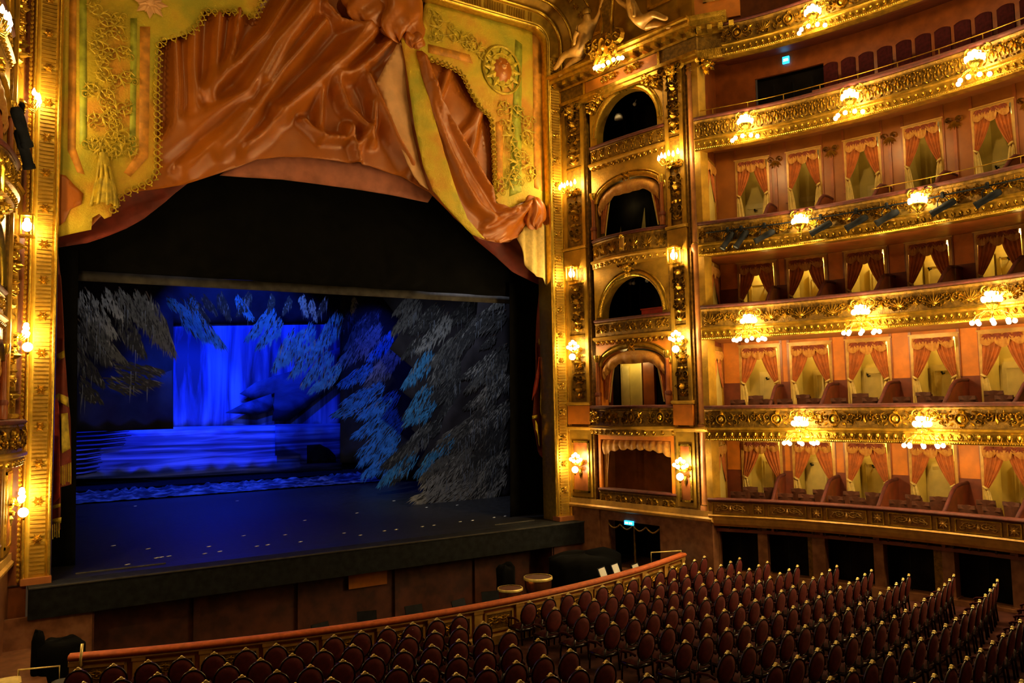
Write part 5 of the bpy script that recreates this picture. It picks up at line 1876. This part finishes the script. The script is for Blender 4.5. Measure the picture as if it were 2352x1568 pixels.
# tassel of the left panel
tb = MB()
tp = [(2.47, 12.85), (2.51, 12.51), (2.52, 12.02), (2.51, 11.41)]
tb.tube([(x, 24.30, z) for x, z in tp], [.10, .16, .24, .30], 12, False)
for k in range(9):
    a = 2 * pi * k / 9
    tb.tube([(tp[0][0] + .06 * cos(a), 24.3 + .06 * sin(a), tp[0][1]), (tp[2][0] + .22 * cos(a), 24.3 + .22 * sin(a), tp[2][1]), (tp[3][0] + .34 * cos(a), 24.3 + .3 * sin(a), tp[3][1] - .05)], .045, 5)
tb.build('tassel', EMBR, VALN, smooth=True)
# right-hand swag from the knot down to the gathered end
SW = [([(12.05, 17.79), (12.32, 16.86), (12.57, 16.06), (12.94, 15.12), (13.33, 14.34), (13.79, 13.53), (14.22, 12.88), (14.84, 12.4)], .35, .40),
      ([(12.22, 17.61), (12.79, 16.33), (13.47, 15.36), (14.15, 14.37), (14.68, 13.64), (15.4, 12.94), (15.78, 12.83)], .35, .40),
      ([(12.54, 16.75), (13.12, 15.3), (13.8, 14.16), (14.4, 13.3), (15.02, 12.42)], .22, .2),
      ([(14.46, 11.65), (15.39, 12.06), (16.16, 12.71), (16.59, 13.09)], .3, .3), ([(14.91, 11.54), (15.67, 12.01), (16.45, 12.9)], .2, .2), ([(14.65, 12.07), (15.59, 12.64), (16.55, 13.16)], .2, .22)]


def sw_disp(x, z):
    h = .06 * noise.noise((x * 1.2, z * 1.2, 9))
    for pl, w, a in SW:
        d = pl_d(x, z, pl)
        if d < w:
            h += a * (1 - d / w) ** 1.5
    return h


s_ = [(11.89, 17.88), (12.27, 17.65), (12.79, 16.3), (13.81, 14.95), (14.69, 13.81), (15.13, 12.94), (15.68, 12.78), (16.65, 13.22), (16.62, 12.6), (16.13, 11.81), (15.37, 11.53), (14.46, 11.59), (13.8, 12.21), (13.3, 13.31), (12.8, 14.78), (12.4, 16.1), (12.08, 16.96)]
cloth('side_swag', s_, 24.3, .1, VAL, VALN, sw_disp, .03)
g_ = [(11.37, 18.18), (11.93, 17.95), (12.12, 16.99), (12.44, 16.13), (12.85, 14.81), (13.34, 13.33), (13.85, 12.22), (14.55, 11.56), (14.05, 11.67), (13.27, 12.29), (12.52, 13.04), (12.15, 13.93), (11.87, 15.1), (11.71, 16.14), (11.56, 17.18)]
cloth('gold_border', g_, 24.30, .16, GCLOTH, VALN, lambda x, z: .25 + .05 * noise.noise((x * 2, z * 2, 1)), .03)
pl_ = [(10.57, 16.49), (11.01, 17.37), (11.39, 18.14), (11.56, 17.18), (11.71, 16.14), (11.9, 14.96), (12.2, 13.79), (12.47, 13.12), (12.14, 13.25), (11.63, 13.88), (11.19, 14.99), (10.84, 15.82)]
cloth('lit_fold', pl_, 24.40, .12, VALPALE, VALN, lambda x, z: .1 + .2 * abs(noise.noise((x * 1.6, z * .6, 5))), .03)  # same velvet as the drape, its lit look put into a paler colour
# gathered ends: crumpled bunches of velvet
def bunch(name, c, r, sq, seed, folds=7):
    def f(u, v):
        a, p = 2 * pi * u, pi * v
        k = 1 + .16 * sin(folds * a + 5 * v + 1.5 * sin(3 * p)) * sin(p) + .35 * noise.noise((cos(a) * 1.4 + seed, sin(a) * 1.4, v * 3))
        return (c[0] + r * sq[0] * k * sin(p) * cos(a), c[1] + r * sq[1] * k * sin(p) * sin(a), c[2] + r * sq[2] * k * cos(p))
    return MB().grid(f, 40, 22, True).build(name, VAL, VALN, smooth=True)


c0 = [(16.79, 12.78)]
bunch('gathered_knot', (c0[0][0], 24.12, c0[0][1]), .52, (.85, .5, 1.1), 3.0)
t_ = [(16.1, 11.83), (16.7, 12.54), (17.63, 12.39), (17.57, 10.07), (17.14, 10.37), (16.65, 10.58), (16.37, 10.96)]
t_ = [(min(p[0], 17.48), p[1]) for p in t_]
cloth('hanging_tail', t_, 24.4, .14, LINING, VALN, lambda x, z: .1 * sin(x * 14) + .1, .03, label='pale gold tail hanging at the right')
# knot of gathered velvet at the top centre
kc = [(11.36, 19.06), (10.33, 19.1), (11.84, 18.18)]
bunch('velvet_knot', (kc[0][0], 24.15, kc[0][1]), .95, (1.05, .5, 1.0), 8.0, 6)
bunch('velvet_knot', (kc[1][0], 24.25, kc[1][1]), .8, (1.0, .4, .9), 5.0, 5)
bunch('velvet_knot', (kc[2][0], 24.05, kc[2][1]), .36, (1.0, .6, .8), 2.0, 5)

# ------------------------------------------------------------------ red house curtain behind the valance
HCN = thing('house_curtain', 'deep red house curtain with gold bands drawn to both sides', 'curtain')
fd = lambda x, z: .10 * sin(x * 7 + z * .5)
lv = [(1.27, 10.59), (4.94, 12.63), (4.52, 12.22), (4.22, 11.89), (3.64, 11.31), (3.18, 10.97), (2.74, 10.72), (2.19, 10.46), (1.45, 10.24)]
lv = [(1.3, lv[0][1] + .8), (5.0, lv[1][1] + .8)] + lv[1:-1] + [(1.3, lv[-1][1])]
cloth('curtain_sweep', lv, 25.15, .2, REDCUR, HCN, lambda x, z: .08 * sin((x * .6 - z) * 6), .03)
rv = [(13.87, 12.94), (14.85, 11.79), (15.68, 11.26), (16.44, 10.71), (17.32, 10.39), (18.17, 10.11)]
rv = rv + [(18.0, rv[-1][1]), (18.0, 13.5), (rv[0][0], 13.5)]
cloth('curtain_sweep', rv, 25.15, .2, REDCUR, HCN, lambda x, z: .08 * sin((x * .6 + z) * 6), .03)
ll = [(1.33, 10.38), (1.49, 10.27), (1.58, 9.43), (1.7, 7.5), (1.8, 6.31), (1.89, 5.59), (1.95, 3.79), (1.69, 3.74), (1.7, 2.61), (1.5, 2.34)]
ll = [(1.2, ll[0][1])] + ll[1:-1] + [(1.2, ll[-1][1])]
cloth('curtain_leg', ll, 25.25, .14, REDCUR, HCN, lambda x, z: .10 * sin(x * 16), .03)
rl = [(18.25, 10.18), (17.69, 10.18), (17.57, 8.49), (17.35, 6.49), (17.26, 5.1), (17.37, 4.2), (17.76, 3.52), (17.78, 2.05), (18.03, 1.7)]
rl = [(18.0, rl[0][1])] + rl[1:-1] + [(18.0, rl[-1][1])]
cloth('curtain_leg', rl, 25.25, .14, REDCUR, HCN, lambda x, z: .10 * sin(x * 16), .03)
fd2 = lambda x, z: .06 + .10 * sin(x * 16)
for nm, m_, pts in (('red_satin_panel', REDBR, [(1.41, 6.02), (1.57, 6.17), (1.62, 5.13), (1.65, 3.5), (1.45, 3.23)]), ('gold_band', EMBR, [(1.49, 7.31), (1.68, 7.43), (1.69, 7.25), (1.51, 7.13)]),
                    ('gold_band', EMBR, [(1.36, 6.1), (1.58, 6.27), (1.59, 6.07), (1.36, 5.92)]), ('gold_band', EMBR, [(1.59, 6.27), (1.81, 6.16), (1.83, 5.89), (1.59, 6.05)]),
                    ('gold_embroidery', EMBR, [(1.64, 5.72), (1.8, 5.74), (1.89, 4.77), (1.68, 4.66)]), ('gold_band', EMBR, [(1.42, 3.24), (1.67, 3.33), (1.67, 3.24), (1.42, 3.14)]),
                    ('gold_band', EMBR, [(1.42, 2.89), (1.7, 2.96), (1.69, 2.81), (1.43, 2.78)]),
                    ('red_satin_panel', REDBR, [(17.38, 7.47), (17.5, 7.48), (17.29, 6.16), (17.16, 5.84)]), ('red_satin_panel', REDBR, [(17.7, 5.96), (18.01, 5.99), (18.0, 4.17), (17.7, 4.35)]),
                    ('gold_band', EMBR, [(17.44, 8.17), (17.56, 8.17), (17.55, 7.94), (17.43, 7.94)]), ('gold_band', EMBR, [(17.62, 7.45), (17.76, 7.45), (17.76, 7.18), (17.61, 7.18)]), ('gold_band', EMBR, [(17.73, 6.82), (18.03, 6.68), (18.02, 6.42), (17.72, 6.59)]),
                    ('gold_embroidery', EMBR, [(17.56, 6.65), (17.7, 6.57), (17.62, 5.17), (17.51, 5.42)]), ('gold_band', EMBR, [(17.12, 5.27), (17.3, 5.31), (17.3, 5.18), (17.14, 5.15)]),
                    ('red_satin_panel', REDBR, [(17.65, 3.21), (18.01, 3.19), (17.98, 2.05), (17.65, 2.0)])):
    cloth(nm, pts, 25.08, .12, m_, HCN, fd2, .02)


def fringe(pts, drop, y):
    b = MB()
    for (xa, za), (xb, zb) in zip(pts, pts[1:]):
        n = max(2, int(hypot(xb - xa, zb - za) / .045))
        for i in range(n):
            t = i / n
            x, z = xa + (xb - xa) * t, za + (zb - za) * t
            b.tube([(x, y - .05 + .08 * sin(x * 16), z), (x + .01, y - .05 + .08 * sin(x * 16), z - drop * (.85 + .3 * noise.noise((x * 9, z, 1))))], .014, 4, False)
    return b


fringe([(1.44, 2.78), (1.7, 2.83)], .42, 25.0).build('fringe', EMBR, HCN, kind='stuff')
fringe([(1.67, 4.31), (1.93, 4.42)], .6, 25.0).build('fringe', EMBR, HCN, kind='stuff')
fringe([(17.14, 5.1), (17.4, 4.53)], .45, 25.0).build('fringe', EMBR, HCN, kind='stuff')
fringe([(17.62, 3.54), (18.02, 3.39)], .25, 25.0).build('fringe', EMBR, HCN, kind='stuff')

# ------------------------------------------------------------------ black masking and set
def flat(name, pts, y, m, label, cat, group=None, step=.6, disp=None):
    o = cloth(name, pts, y, step, m, None, disp, .02)
    o['label'] = label
    o['category'] = cat
    if group:
        o['group'] = group
    return o


wav = lambda x, z: .06 * sin(x * 3.1) + .03 * sin(x * 7.3)
flat('black_border', [(-1, 9.85), (20, 9.9), (20, 21), (-1, 21)], 26.2, BLACKC, 'wide black border masking the upper stage opening', 'border', 'black stage masking', .5, wav)
flat('black_masking_cloth', [(-1, 1.45), (2.14, 1.45), (2.05, 10.4), (-1, 10.4)], 26.0, BLACKC, 'black masking cloth at the left side of the stage', 'masking cloth', 'black stage masking', .4, wav)
flat('black_masking_cloth', [(16.60, 1.45), (20, 1.45), (20, 10.4), (16.78, 10.4)], 26.0, BLACKC, 'black masking cloth at the right side of the stage', 'masking cloth', 'black stage masking', .4, wav)
flat('grey_border', [(1.89, 9.9), (17.71, 9.99), (17.7, 9.68), (1.89, 9.6)], 26.6, GREYC, 'thin grey cloth border hanging just below the black border', 'border', None, .4)
bx = thing('wall_back', 'black stage house round the set', None, kind='structure')
MB().box(-6, 25, 49.5, 49.7, 1, 24).build('back_cloth', BLACKC, bx)
MB().box(-6, -5.8, 24.4, 49.6, 1, 24).build('side_cloth', BLACKC, bx)
MB().box(24.8, 25, 24.4, 49.6, 1, 24).build('side_cloth', BLACKC, bx)
MB().box(-6, 25, 24.4, 49.6, 23.8, 24).build('grid_floor', BLACKC, bx)


def streak_mat(name, c1, c2, c3, sx, sy, sz, p1=.4, p2=.5, p3=.64):
    m = mat(name, c1, .8, 0, .1, 3, spec=.15)
    nt = m.node_tree
    bs = nt.nodes['Principled BSDF']
    tc = nt.nodes.new('ShaderNodeTexCoord')
    mp = nt.nodes.new('ShaderNodeMapping')
    mp.inputs['Scale'].default_value = (sx, sy, sz)
    n = nt.nodes.new('ShaderNodeTexNoise')
    n.inputs['Scale'].default_value = 1.0
    n.inputs['Detail'].default_value = 6
    n.inputs['Distortion'].default_value = .5
    nt.links.new(tc.outputs['Object'], mp.inputs['Vector'])
    nt.links.new(mp.outputs['Vector'], n.inputs['Vector'])
    r = nt.nodes.new('ShaderNodeValToRGB')
    e = r.color_ramp.elements
    e[0].position, e[0].color = p1, (*c1, 1)
    e[1].position, e[1].color = p3, (*c3, 1)
    k = e.new(p2)
    k.color = (*c2, 1)
    nt.links.new(n.outputs['Fac'], r.inputs['Fac'])
    nt.links.new(r.outputs['Color'], bs.inputs['Base Color'])
    return m


FALLS = streak_mat('painted waterfall', (.02, .03, .12), (.05, .09, .40), (.16, .26, .75), 1.4, 1, .16)
WATER = streak_mat('painted lake', (.02, .04, .15), (.05, .10, .45), (.20, .30, .85), .16, 1, 3.6)
MOUNT = streak_mat('painted mountain', (.01, .02, .08), (.03, .05, .19), (.06, .10, .33), .5, 1, .8)
GAUZE = mat('dark painted gauze', (.018, .016, .020), .9, 0, .35, .8, spec=.1)
NEEDLE = [mat('grey needle paint', (.085, .085, .082), .85, 0, .2, 6, spec=.1), mat('dark needle paint', (.028, .028, .030), .85, 0, .2, 6, spec=.1), mat('frosted needle paint', (.20, .20, .19), .85, 0, .2, 6, spec=.1), mat('branch paint', (.06, .04, .03), .85, 0, .2, 6, spec=.1)]
ICE = mat('icicle paint', (.14, .16, .20), .7, 0, .2, 6, spec=.2)

flat('waterfall_backdrop', [(7.78, 10.37), (17.05, 10.87), (17.03, 4.45), (7.85, 4.76)], 44, FALLS, 'blue lit painted waterfall backdrop in the middle of the stage', 'backdrop')
flat('dark_gauze', [(2.73, 12.94), (7.77, 13.35), (7.87, 4.66), (2.89, 4.83)], 43.8, GAUZE, 'gauze backdrop left of the waterfall, coloured dark for the unlit area', 'backdrop')  # darkness outside the lit rectangle is put into this cloth's colour
flat('painted_mountain', [(11.11, 6.51), (11.94, 7.11), (12.79, 7.41), (13.92, 7.73), (15.07, 8.37), (16.67, 9.1), (16.66, 7.22), (15.2, 6.09), (13.79, 5.02), (12.86, 5.04), (12.98, 6.55), (12.07, 6.13)], 43.7, MOUNT, 'dark painted mountain slope beside the falling water', 'set piece')
flat('painted_mountain', [(10.38, 5.52), (11.34, 6.02), (12.78, 6.49), (12.93, 5.63), (12.06, 5.38)], 43.65, MOUNT, 'small dark painted spur at the foot of the waterfall', 'set piece')
flat('lake_ground_row', [(3.31, 4.93), (7.62, 4.91), (11.84, 4.88), (16.21, 4.82), (16.2, 2.27), (11.85, 2.43), (7.65, 2.48), (3.35, 2.67)], 42.2, WATER, 'blue painted lake water ground row across the stage', 'set piece')
flat('lake_ground_row', [(12.51, 4.89), (16.16, 4.82), (16.15, 2.71), (13.84, 2.75), (13.84, 3.29), (12.51, 3.27)], 42.0, streak_mat('painted unlit lake', (.012, .02, .09), (.03, .055, .24), (.09, .14, .42), .16, 1, 3.6), 'lake panel at the right end of the water, painted darker as unlit', 'set piece')  # darker colour stands in for where the lit area ends
# dark ripple strokes at the left of the lake
rp, rb = MB(), MB()
rr = random.Random(8)
q_ = [(3.48, 4.85), (5.2, 4.79), (3.52, 2.82), (4.68, 2.75)]
for k in range(30):
    f_ = k / 29
    x = q_[0][0] - .3
    z = q_[2][1] + f_ * (q_[0][1] - q_[2][1])
    L = (1.05 + .95 * (f_ > .55) + .25 * rr.random()) * (.8 + .3 * f_) + .2
    tgt = rp if k % 3 != 1 else rb
    tgt.add([(x, 42.1, z), (x + L * .5, 42.1, z + .02), (x + L, 42.1, z + .12), (x + L, 42.1, z + .15), (x + L * .5, 42.1, z + .09), (x, 42.1, z + .06)], [(0, 1, 4, 5), (1, 2, 3, 4)])
o = rp.build('painted_ripples', BLACKC)
o['label'], o['category'] = 'black wavy ripple strokes at the left end of the lake', 'set piece'
rb.build('blue_ripples', WATER, o)
bxp = [(14.06, 3.75), (14.77, 3.77), (15.25, 3.52), (15.61, 3.15), (15.66, 2.76), (14.06, 2.8)]
flat('black_rock', bxp, 41.6, BLACKC, 'small black rock cut-out standing before the lake', 'set piece', None, .3)
wm = MB().grid(lambda u, v: (2.6 + u * 16.5, 38.6 + 2.6 * v, 1.45 + .03 * (13.6 + 2.6 * v) + .02 + (.08 + .24 * v) * (.4 + abs(noise.noise((u * 45, v * 3.0, 2.0))))), 130, 8)
wm.build('wave_strip', streak_mat('painted foam', (.01, .014, .03), (.03, .045, .08), (.14, .16, .20), 1.6, 2.2, 3), None, None, True, label='crumpled painted wave strip lying along the stage floor', category='set piece')

BLUELIT = mat('blue lit needle paint', (.04, .19, .42), .85, 0, .3, 3, spec=.1)  # blue stage light on grey boughs, put into the paint colour
TONES = NEEDLE[:3] + [BLUELIT]


def tree_cloth(label, y, boughs, seed, base=None, dens=1.0, group='snowy painted tree cloths'):
    """stage cloth painted with feathery snow-laden boughs and icicles"""
    rnd = random.Random(seed)
    r = thing('tree_cloth', label, 'set piece', None, group)
    if base:
        cloth('cloth', base, y + .02, .6, GAUZE, r, None, .02)
    sets = [MB() for _ in TONES]
    br, ice = MB(), MB()
    for (x0, z0), (x1, z1), tone in boughs:
        dx, dz = x1 - x0, z1 - z0
        L = hypot(dx, dz)
        dx, dz = dx / L, dz / L
        nx, nz = -dz, dx
        if nz > 0:
            nx, nz = -nx, -nz          # towards the hanging side
        br.add([(x0 - nx * .02, y - .02, z0 - nz * .02), (x1, y - .02, z1), (x0 + nx * .02, y - .02, z0 + nz * .02)], [(0, 1, 2)])
        for k in range(int(150 * dens * max(.6, L))):
            t = rnd.random() ** .8
            wd = .55 * L * (1 - t) ** .7 * min(1, .35 + t * 1.6)
            o_ = rnd.uniform(-.25, .75) * wd
            px, pz = x0 + dx * L * t + nx * o_, z0 + dz * L * t + nz * o_
            a = atan2(dz, dx) + rnd.uniform(-.12, .12) + (.55 * (1 if nx * dz - nz * dx < 0 else -1)) * rnd.uniform(.1, 1.0)
            l = L * rnd.uniform(.10, .28)
            w_ = rnd.uniform(.014, .034)
            ex, ez = px + cos(a) * l, pz + sin(a) * l - .1 * l
            f_ = rnd.random()
            tt = tone
            if f_ < .16:
                tt = 1 if tone != 1 else 0
            elif f_ < .24 and o_ < 0:
                tt = 2
            yy = y - .02 - .015 * rnd.random()
            ux, uz = -sin(a) * w_, cos(a) * w_
            sets[tt].add([(px, yy, pz), ((px + ex) / 2 + ux, yy, (pz + ez) / 2 + uz), (ex, yy, ez), ((px + ex) / 2 - ux, yy, (pz + ez) / 2 - uz)], [(0, 1, 2, 3)])
        for k in range(rnd.randint(0, 5)):
            t = rnd.uniform(.2, 1)
            ix, iz = x0 + dx * L * t + nx * .15 * L, z0 + dz * L * t + nz * .15 * L
            l = rnd.uniform(.25, .75)
            ice.add([(ix - .014, y - .045, iz), (ix + .014, y - .045, iz), (ix, y - .045, iz - l)], [(0, 1, 2)])
    for b_, m_ in zip(sets, TONES):
        if b_.v:
            b_.build('painted_boughs', m_, r, kind='stuff')
    br.build('painted_branches', NEEDLE[3], r, kind='stuff')
    if ice.v:
        ice.build('painted_icicles', ICE, r, kind='stuff')
    return r


def pairs(l, tones):
    return [(l[2 * i], l[2 * i + 1], t) for i, t in enumerate(tones)]


def fill(bs, poly, n, seed, d, tones=(1, 1, 0)):
    """dim background boughs between the named ones"""
    rnd = random.Random(seed)
    x0, x1 = min(p[0] for p in poly), max(p[0] for p in poly)
    z0, z1 = min(p[1] for p in poly), max(p[1] for p in poly)
    while n:
        x, z = rnd.uniform(x0, x1), rnd.uniform(z0, z1)
        L = rnd.uniform(1.0, 1.9)
        e = (x + d[0] * L, z + d[1] * L * rnd.uniform(.7, 1.3))
        if inside(x, z, poly) and inside(*e, poly):
            bs.insert(0, ((x, z), e, rnd.choice(tones)))
            n -= 1
    return bs


PA = [(18.23, 10.73), (20.13, 10.84), (19.92, 1.47), (17.88, 1.58), (17.76, 1.96), (17.2, 2.16), (16.14, 2.09), (15.42, 2.07), (15.94, 2.79), (15.95, 3.71), (16.39, 5.17), (17.26, 6.28), (17.29, 7.61), (17.96, 8.58)]
BA = pairs([(19.63, 10.0), (17.71, 9.1), (18.78, 10.06), (17.83, 9.41), (18.06, 9.42), (16.67, 8.17), (19.11, 8.12), (17.67, 7.19), (19.59, 8.23), (18.6, 6.79), (19.57, 7.2), (18.0, 5.99), (19.54, 5.77), (17.75, 4.8), (19.53, 5.46), (17.96, 4.1), (19.52, 4.74), (17.72, 3.42), (19.5, 3.83), (17.94, 2.52), (19.49, 3.33), (17.14, 2.48), (19.47, 2.72), (17.8, 1.65), (18.98, 1.95), (17.75, 1.6), (17.7, 2.44), (15.17, 2.04), (18.52, 2.48), (16.03, 2.07), (17.38, 3.63), (15.5, 2.59), (17.74, 4.21), (15.94, 3.23), (17.98, 4.99), (16.06, 3.99), (18.69, 5.38), (16.39, 4.46), (16.84, 4.54), (15.51, 3.54), (16.6, 3.67), (15.29, 2.79), (17.37, 3.05), (15.71, 2.19)],
           (1, 1, 1, 2, 1, 2, 2, 1, 1, 2, 0, 2, 2, 2, 2, 2, 0, 1, 0, 3, 0, 2))
tree_cloth('snow-laden tree cloth nearest the right leg, reaching the floor', 30.7, fill(BA, PA, 26, 21, (-.8, -.6)), 11, PA)
PB_ = [(22.3, 11.39), (22.06, 1.07), (16.92, 1.64), (17.47, 2.36), (16.71, 2.97), (17.33, 3.87), (16.44, 4.65), (17.12, 5.54), (16.01, 6.36), (16.69, 7.37), (15.38, 8.36), (16.15, 9.39), (14.86, 10.95)]
BB = pairs([(18.24, 10.51), (16.54, 9.35), (18.49, 10.19), (16.89, 8.61), (19.48, 9.45), (17.47, 7.87), (17.74, 9.39), (16.77, 8.61), (19.08, 8.11), (17.46, 6.9), (19.32, 7.34), (17.21, 6.05), (17.48, 8.41), (16.16, 6.9), (17.46, 6.9), (16.15, 5.43), (19.19, 6.9), (17.92, 5.39), (17.69, 6.04), (16.15, 5.02), (18.17, 5.17), (16.72, 4.37), (17.44, 4.98), (15.79, 3.57), (16.84, 4.36), (15.11, 3.2), (16.71, 3.74), (14.99, 2.49), (16.24, 3.34), (15.44, 2.36), (18.02, 3.68), (16.7, 2.69), (20.03, 11.16), (18.74, 10.2), (16.91, 10.77), (15.61, 9.32)],
           (1, 2, 0, 1, 0, 1, 3, 3, 1, 3, 1, 0, 1, 3, 1, 3, 1, 0))
tree_cloth('middle painted tree cloth with stepped lower boughs on the right', 34, fill(BB, PB_, 24, 22, (-.75, -.65)), 12, PB_)
PC_ = [(14.55, 12.09), (20.18, 12.24), (20.03, 1.65), (18.92, 1.8), (16.49, 2.07), (15.8, 2.94), (14.52, 3.01)]
BC = pairs([(16.69, 10.06), (14.61, 8.17), (15.7, 9.33), (14.73, 8.05), (17.7, 9.03), (16.05, 7.27), (17.44, 8.21), (15.93, 7.04), (17.32, 9.61), (16.06, 8.3), (16.3, 7.96), (14.61, 7.04), (16.92, 7.04), (14.84, 6.14), (17.68, 6.57), (15.68, 5.44), (15.92, 6.12), (14.25, 5.48), (17.67, 5.63), (15.43, 4.55), (17.92, 5.16), (15.67, 3.75), (17.66, 4.47), (15.66, 3.19), (17.65, 3.66), (15.78, 2.5), (17.39, 3.09), (16.63, 2.0), (15.22, 10.92), (14.5, 9.63), (15.95, 10.49), (14.85, 8.85), (16.7, 10.88), (15.46, 9.78)],
           (2, 0, 2, 0, 3, 3, 3, 3, 3, 3, 3, 3, 3, 3, 1, 0, 1))
tree_cloth('tree cloth with painted blue light next to the waterfall on the right', 38, BC, 13, PC_)
BD = pairs([(6.14, 10.52), (7.05, 9.89), (6.68, 10.45), (8.37, 8.71), (7.04, 10.67), (7.79, 9.72), (7.6, 10.7), (8.17, 9.94), (9.03, 10.78), (9.72, 9.8), (9.52, 10.91), (9.03, 9.97), (10.63, 10.36), (9.53, 8.99), (10.94, 9.85), (9.93, 8.59), (11.57, 9.36), (10.64, 7.69), (12.42, 9.7), (11.15, 8.0), (12.63, 8.87), (11.46, 7.39), (13.63, 10.29), (12.52, 8.44), (13.29, 8.46), (11.99, 6.98), (13.73, 7.83), (12.42, 6.66), (11.99, 10.95), (12.2, 10.01), (12.42, 10.76), (12.63, 9.82), (14.42, 10.98), (14.3, 10.21), (10.53, 10.87), (10.33, 10.03), (11.35, 10.81), (11.04, 10.06), (13.07, 10.9), (12.63, 10.03), (8.35, 10.84), (8.74, 9.76), (7.23, 10.58), (7.42, 9.51)],
           (3, 3, 1, 1, 3, 1, 3, 3, 3, 3, 3, 3, 3, 3, 2, 2, 2, 1, 1, 1, 1, 3))
tree_cloth('fir boughs with painted blue light hanging in front of the waterfall', 36, BD, 14)
BE = pairs([(2.66, 10.03), (3.6, 8.57), (3.29, 10.07), (3.88, 9.06), (3.72, 10.1), (4.54, 8.92), (4.23, 10.05), (5.15, 8.7), (4.6, 9.99), (5.54, 8.05), (3.88, 9.3), (4.56, 7.87), (2.46, 9.63), (3.03, 8.86), (2.47, 8.92), (3.47, 7.61), (3.03, 8.47), (3.98, 7.54), (2.49, 7.91), (3.27, 6.82), (2.58, 6.98), (3.21, 6.2), (3.55, 7.45), (5.02, 7.23), (3.27, 6.9), (4.87, 6.82), (4.84, 9.1), (5.46, 8.13), (2.58, 6.51), (3.01, 6.12), (2.81, 9.33), (3.54, 7.93), (4.38, 9.73), (4.85, 8.69)],
           (2, 2, 0, 0, 0, 1, 0, 1, 0, 1, 1, 1, 1, 1, 1, 0, 1))
tree_cloth('grey fir boughs with long icicles at the left of the set', 31, BE, 15)
flat('dark_gauze', [(3.14, 7.0), (5.42, 6.99), (7.19, 7.6), (7.28, 4.85), (3.18, 4.85)], 40.5, GAUZE, 'dark sloping ground cloth under the left fir tree', 'set piece')
flat('dark_gauze', [(7.42, 13.33), (17.29, 14.12), (17.28, 10.57), (7.46, 10.08)], 43.9, GAUZE, 'dark gauze strip above the waterfall', 'backdrop')

# tape marks on the stage floor
M_TAPE = MB().box(-.07, .07, -.035, .035, 0, .006).mesh('tape_mark', TAPE)
tm = [(3.38, 25.26), (3.38, 28.37), (4.21, 25.72), (4.35, 25.76), (4.56, 25.77), (4.22, 27.26), (5.52, 25.56), (5.97, 25.63), (7.12, 25.79), (7.46, 25.81), (8.48, 25.71), (8.43, 27.15), (10.19, 26.35), (10.5, 25.68), (11.49, 25.96), (11.93, 25.96), (12.95, 25.98), (13.41, 25.98), (14.54, 26.09), (15.05, 26.08), (16.06, 26.2), (16.56, 26.22), (7.23, 27.77), (5.86, 26.56), (9.9, 29.54), (12.15, 30.04), (15.05, 29.79), (16.37, 29.61), (14.71, 32.2), (5.18, 36.87), (9.09, 35.99)]
for i, (x, y) in enumerate(tm):
    o = put('tape_mark', M_TAPE, None, T(x, y, 1.452 + max(0, .03 * (y - 25))) @ RZ(radians(38)))
    o['label'] = 'small white tape mark stuck on the dark stage floor'
    o['category'] = 'tape mark'
    o['group'] = 'white tape marks on the stage floor'
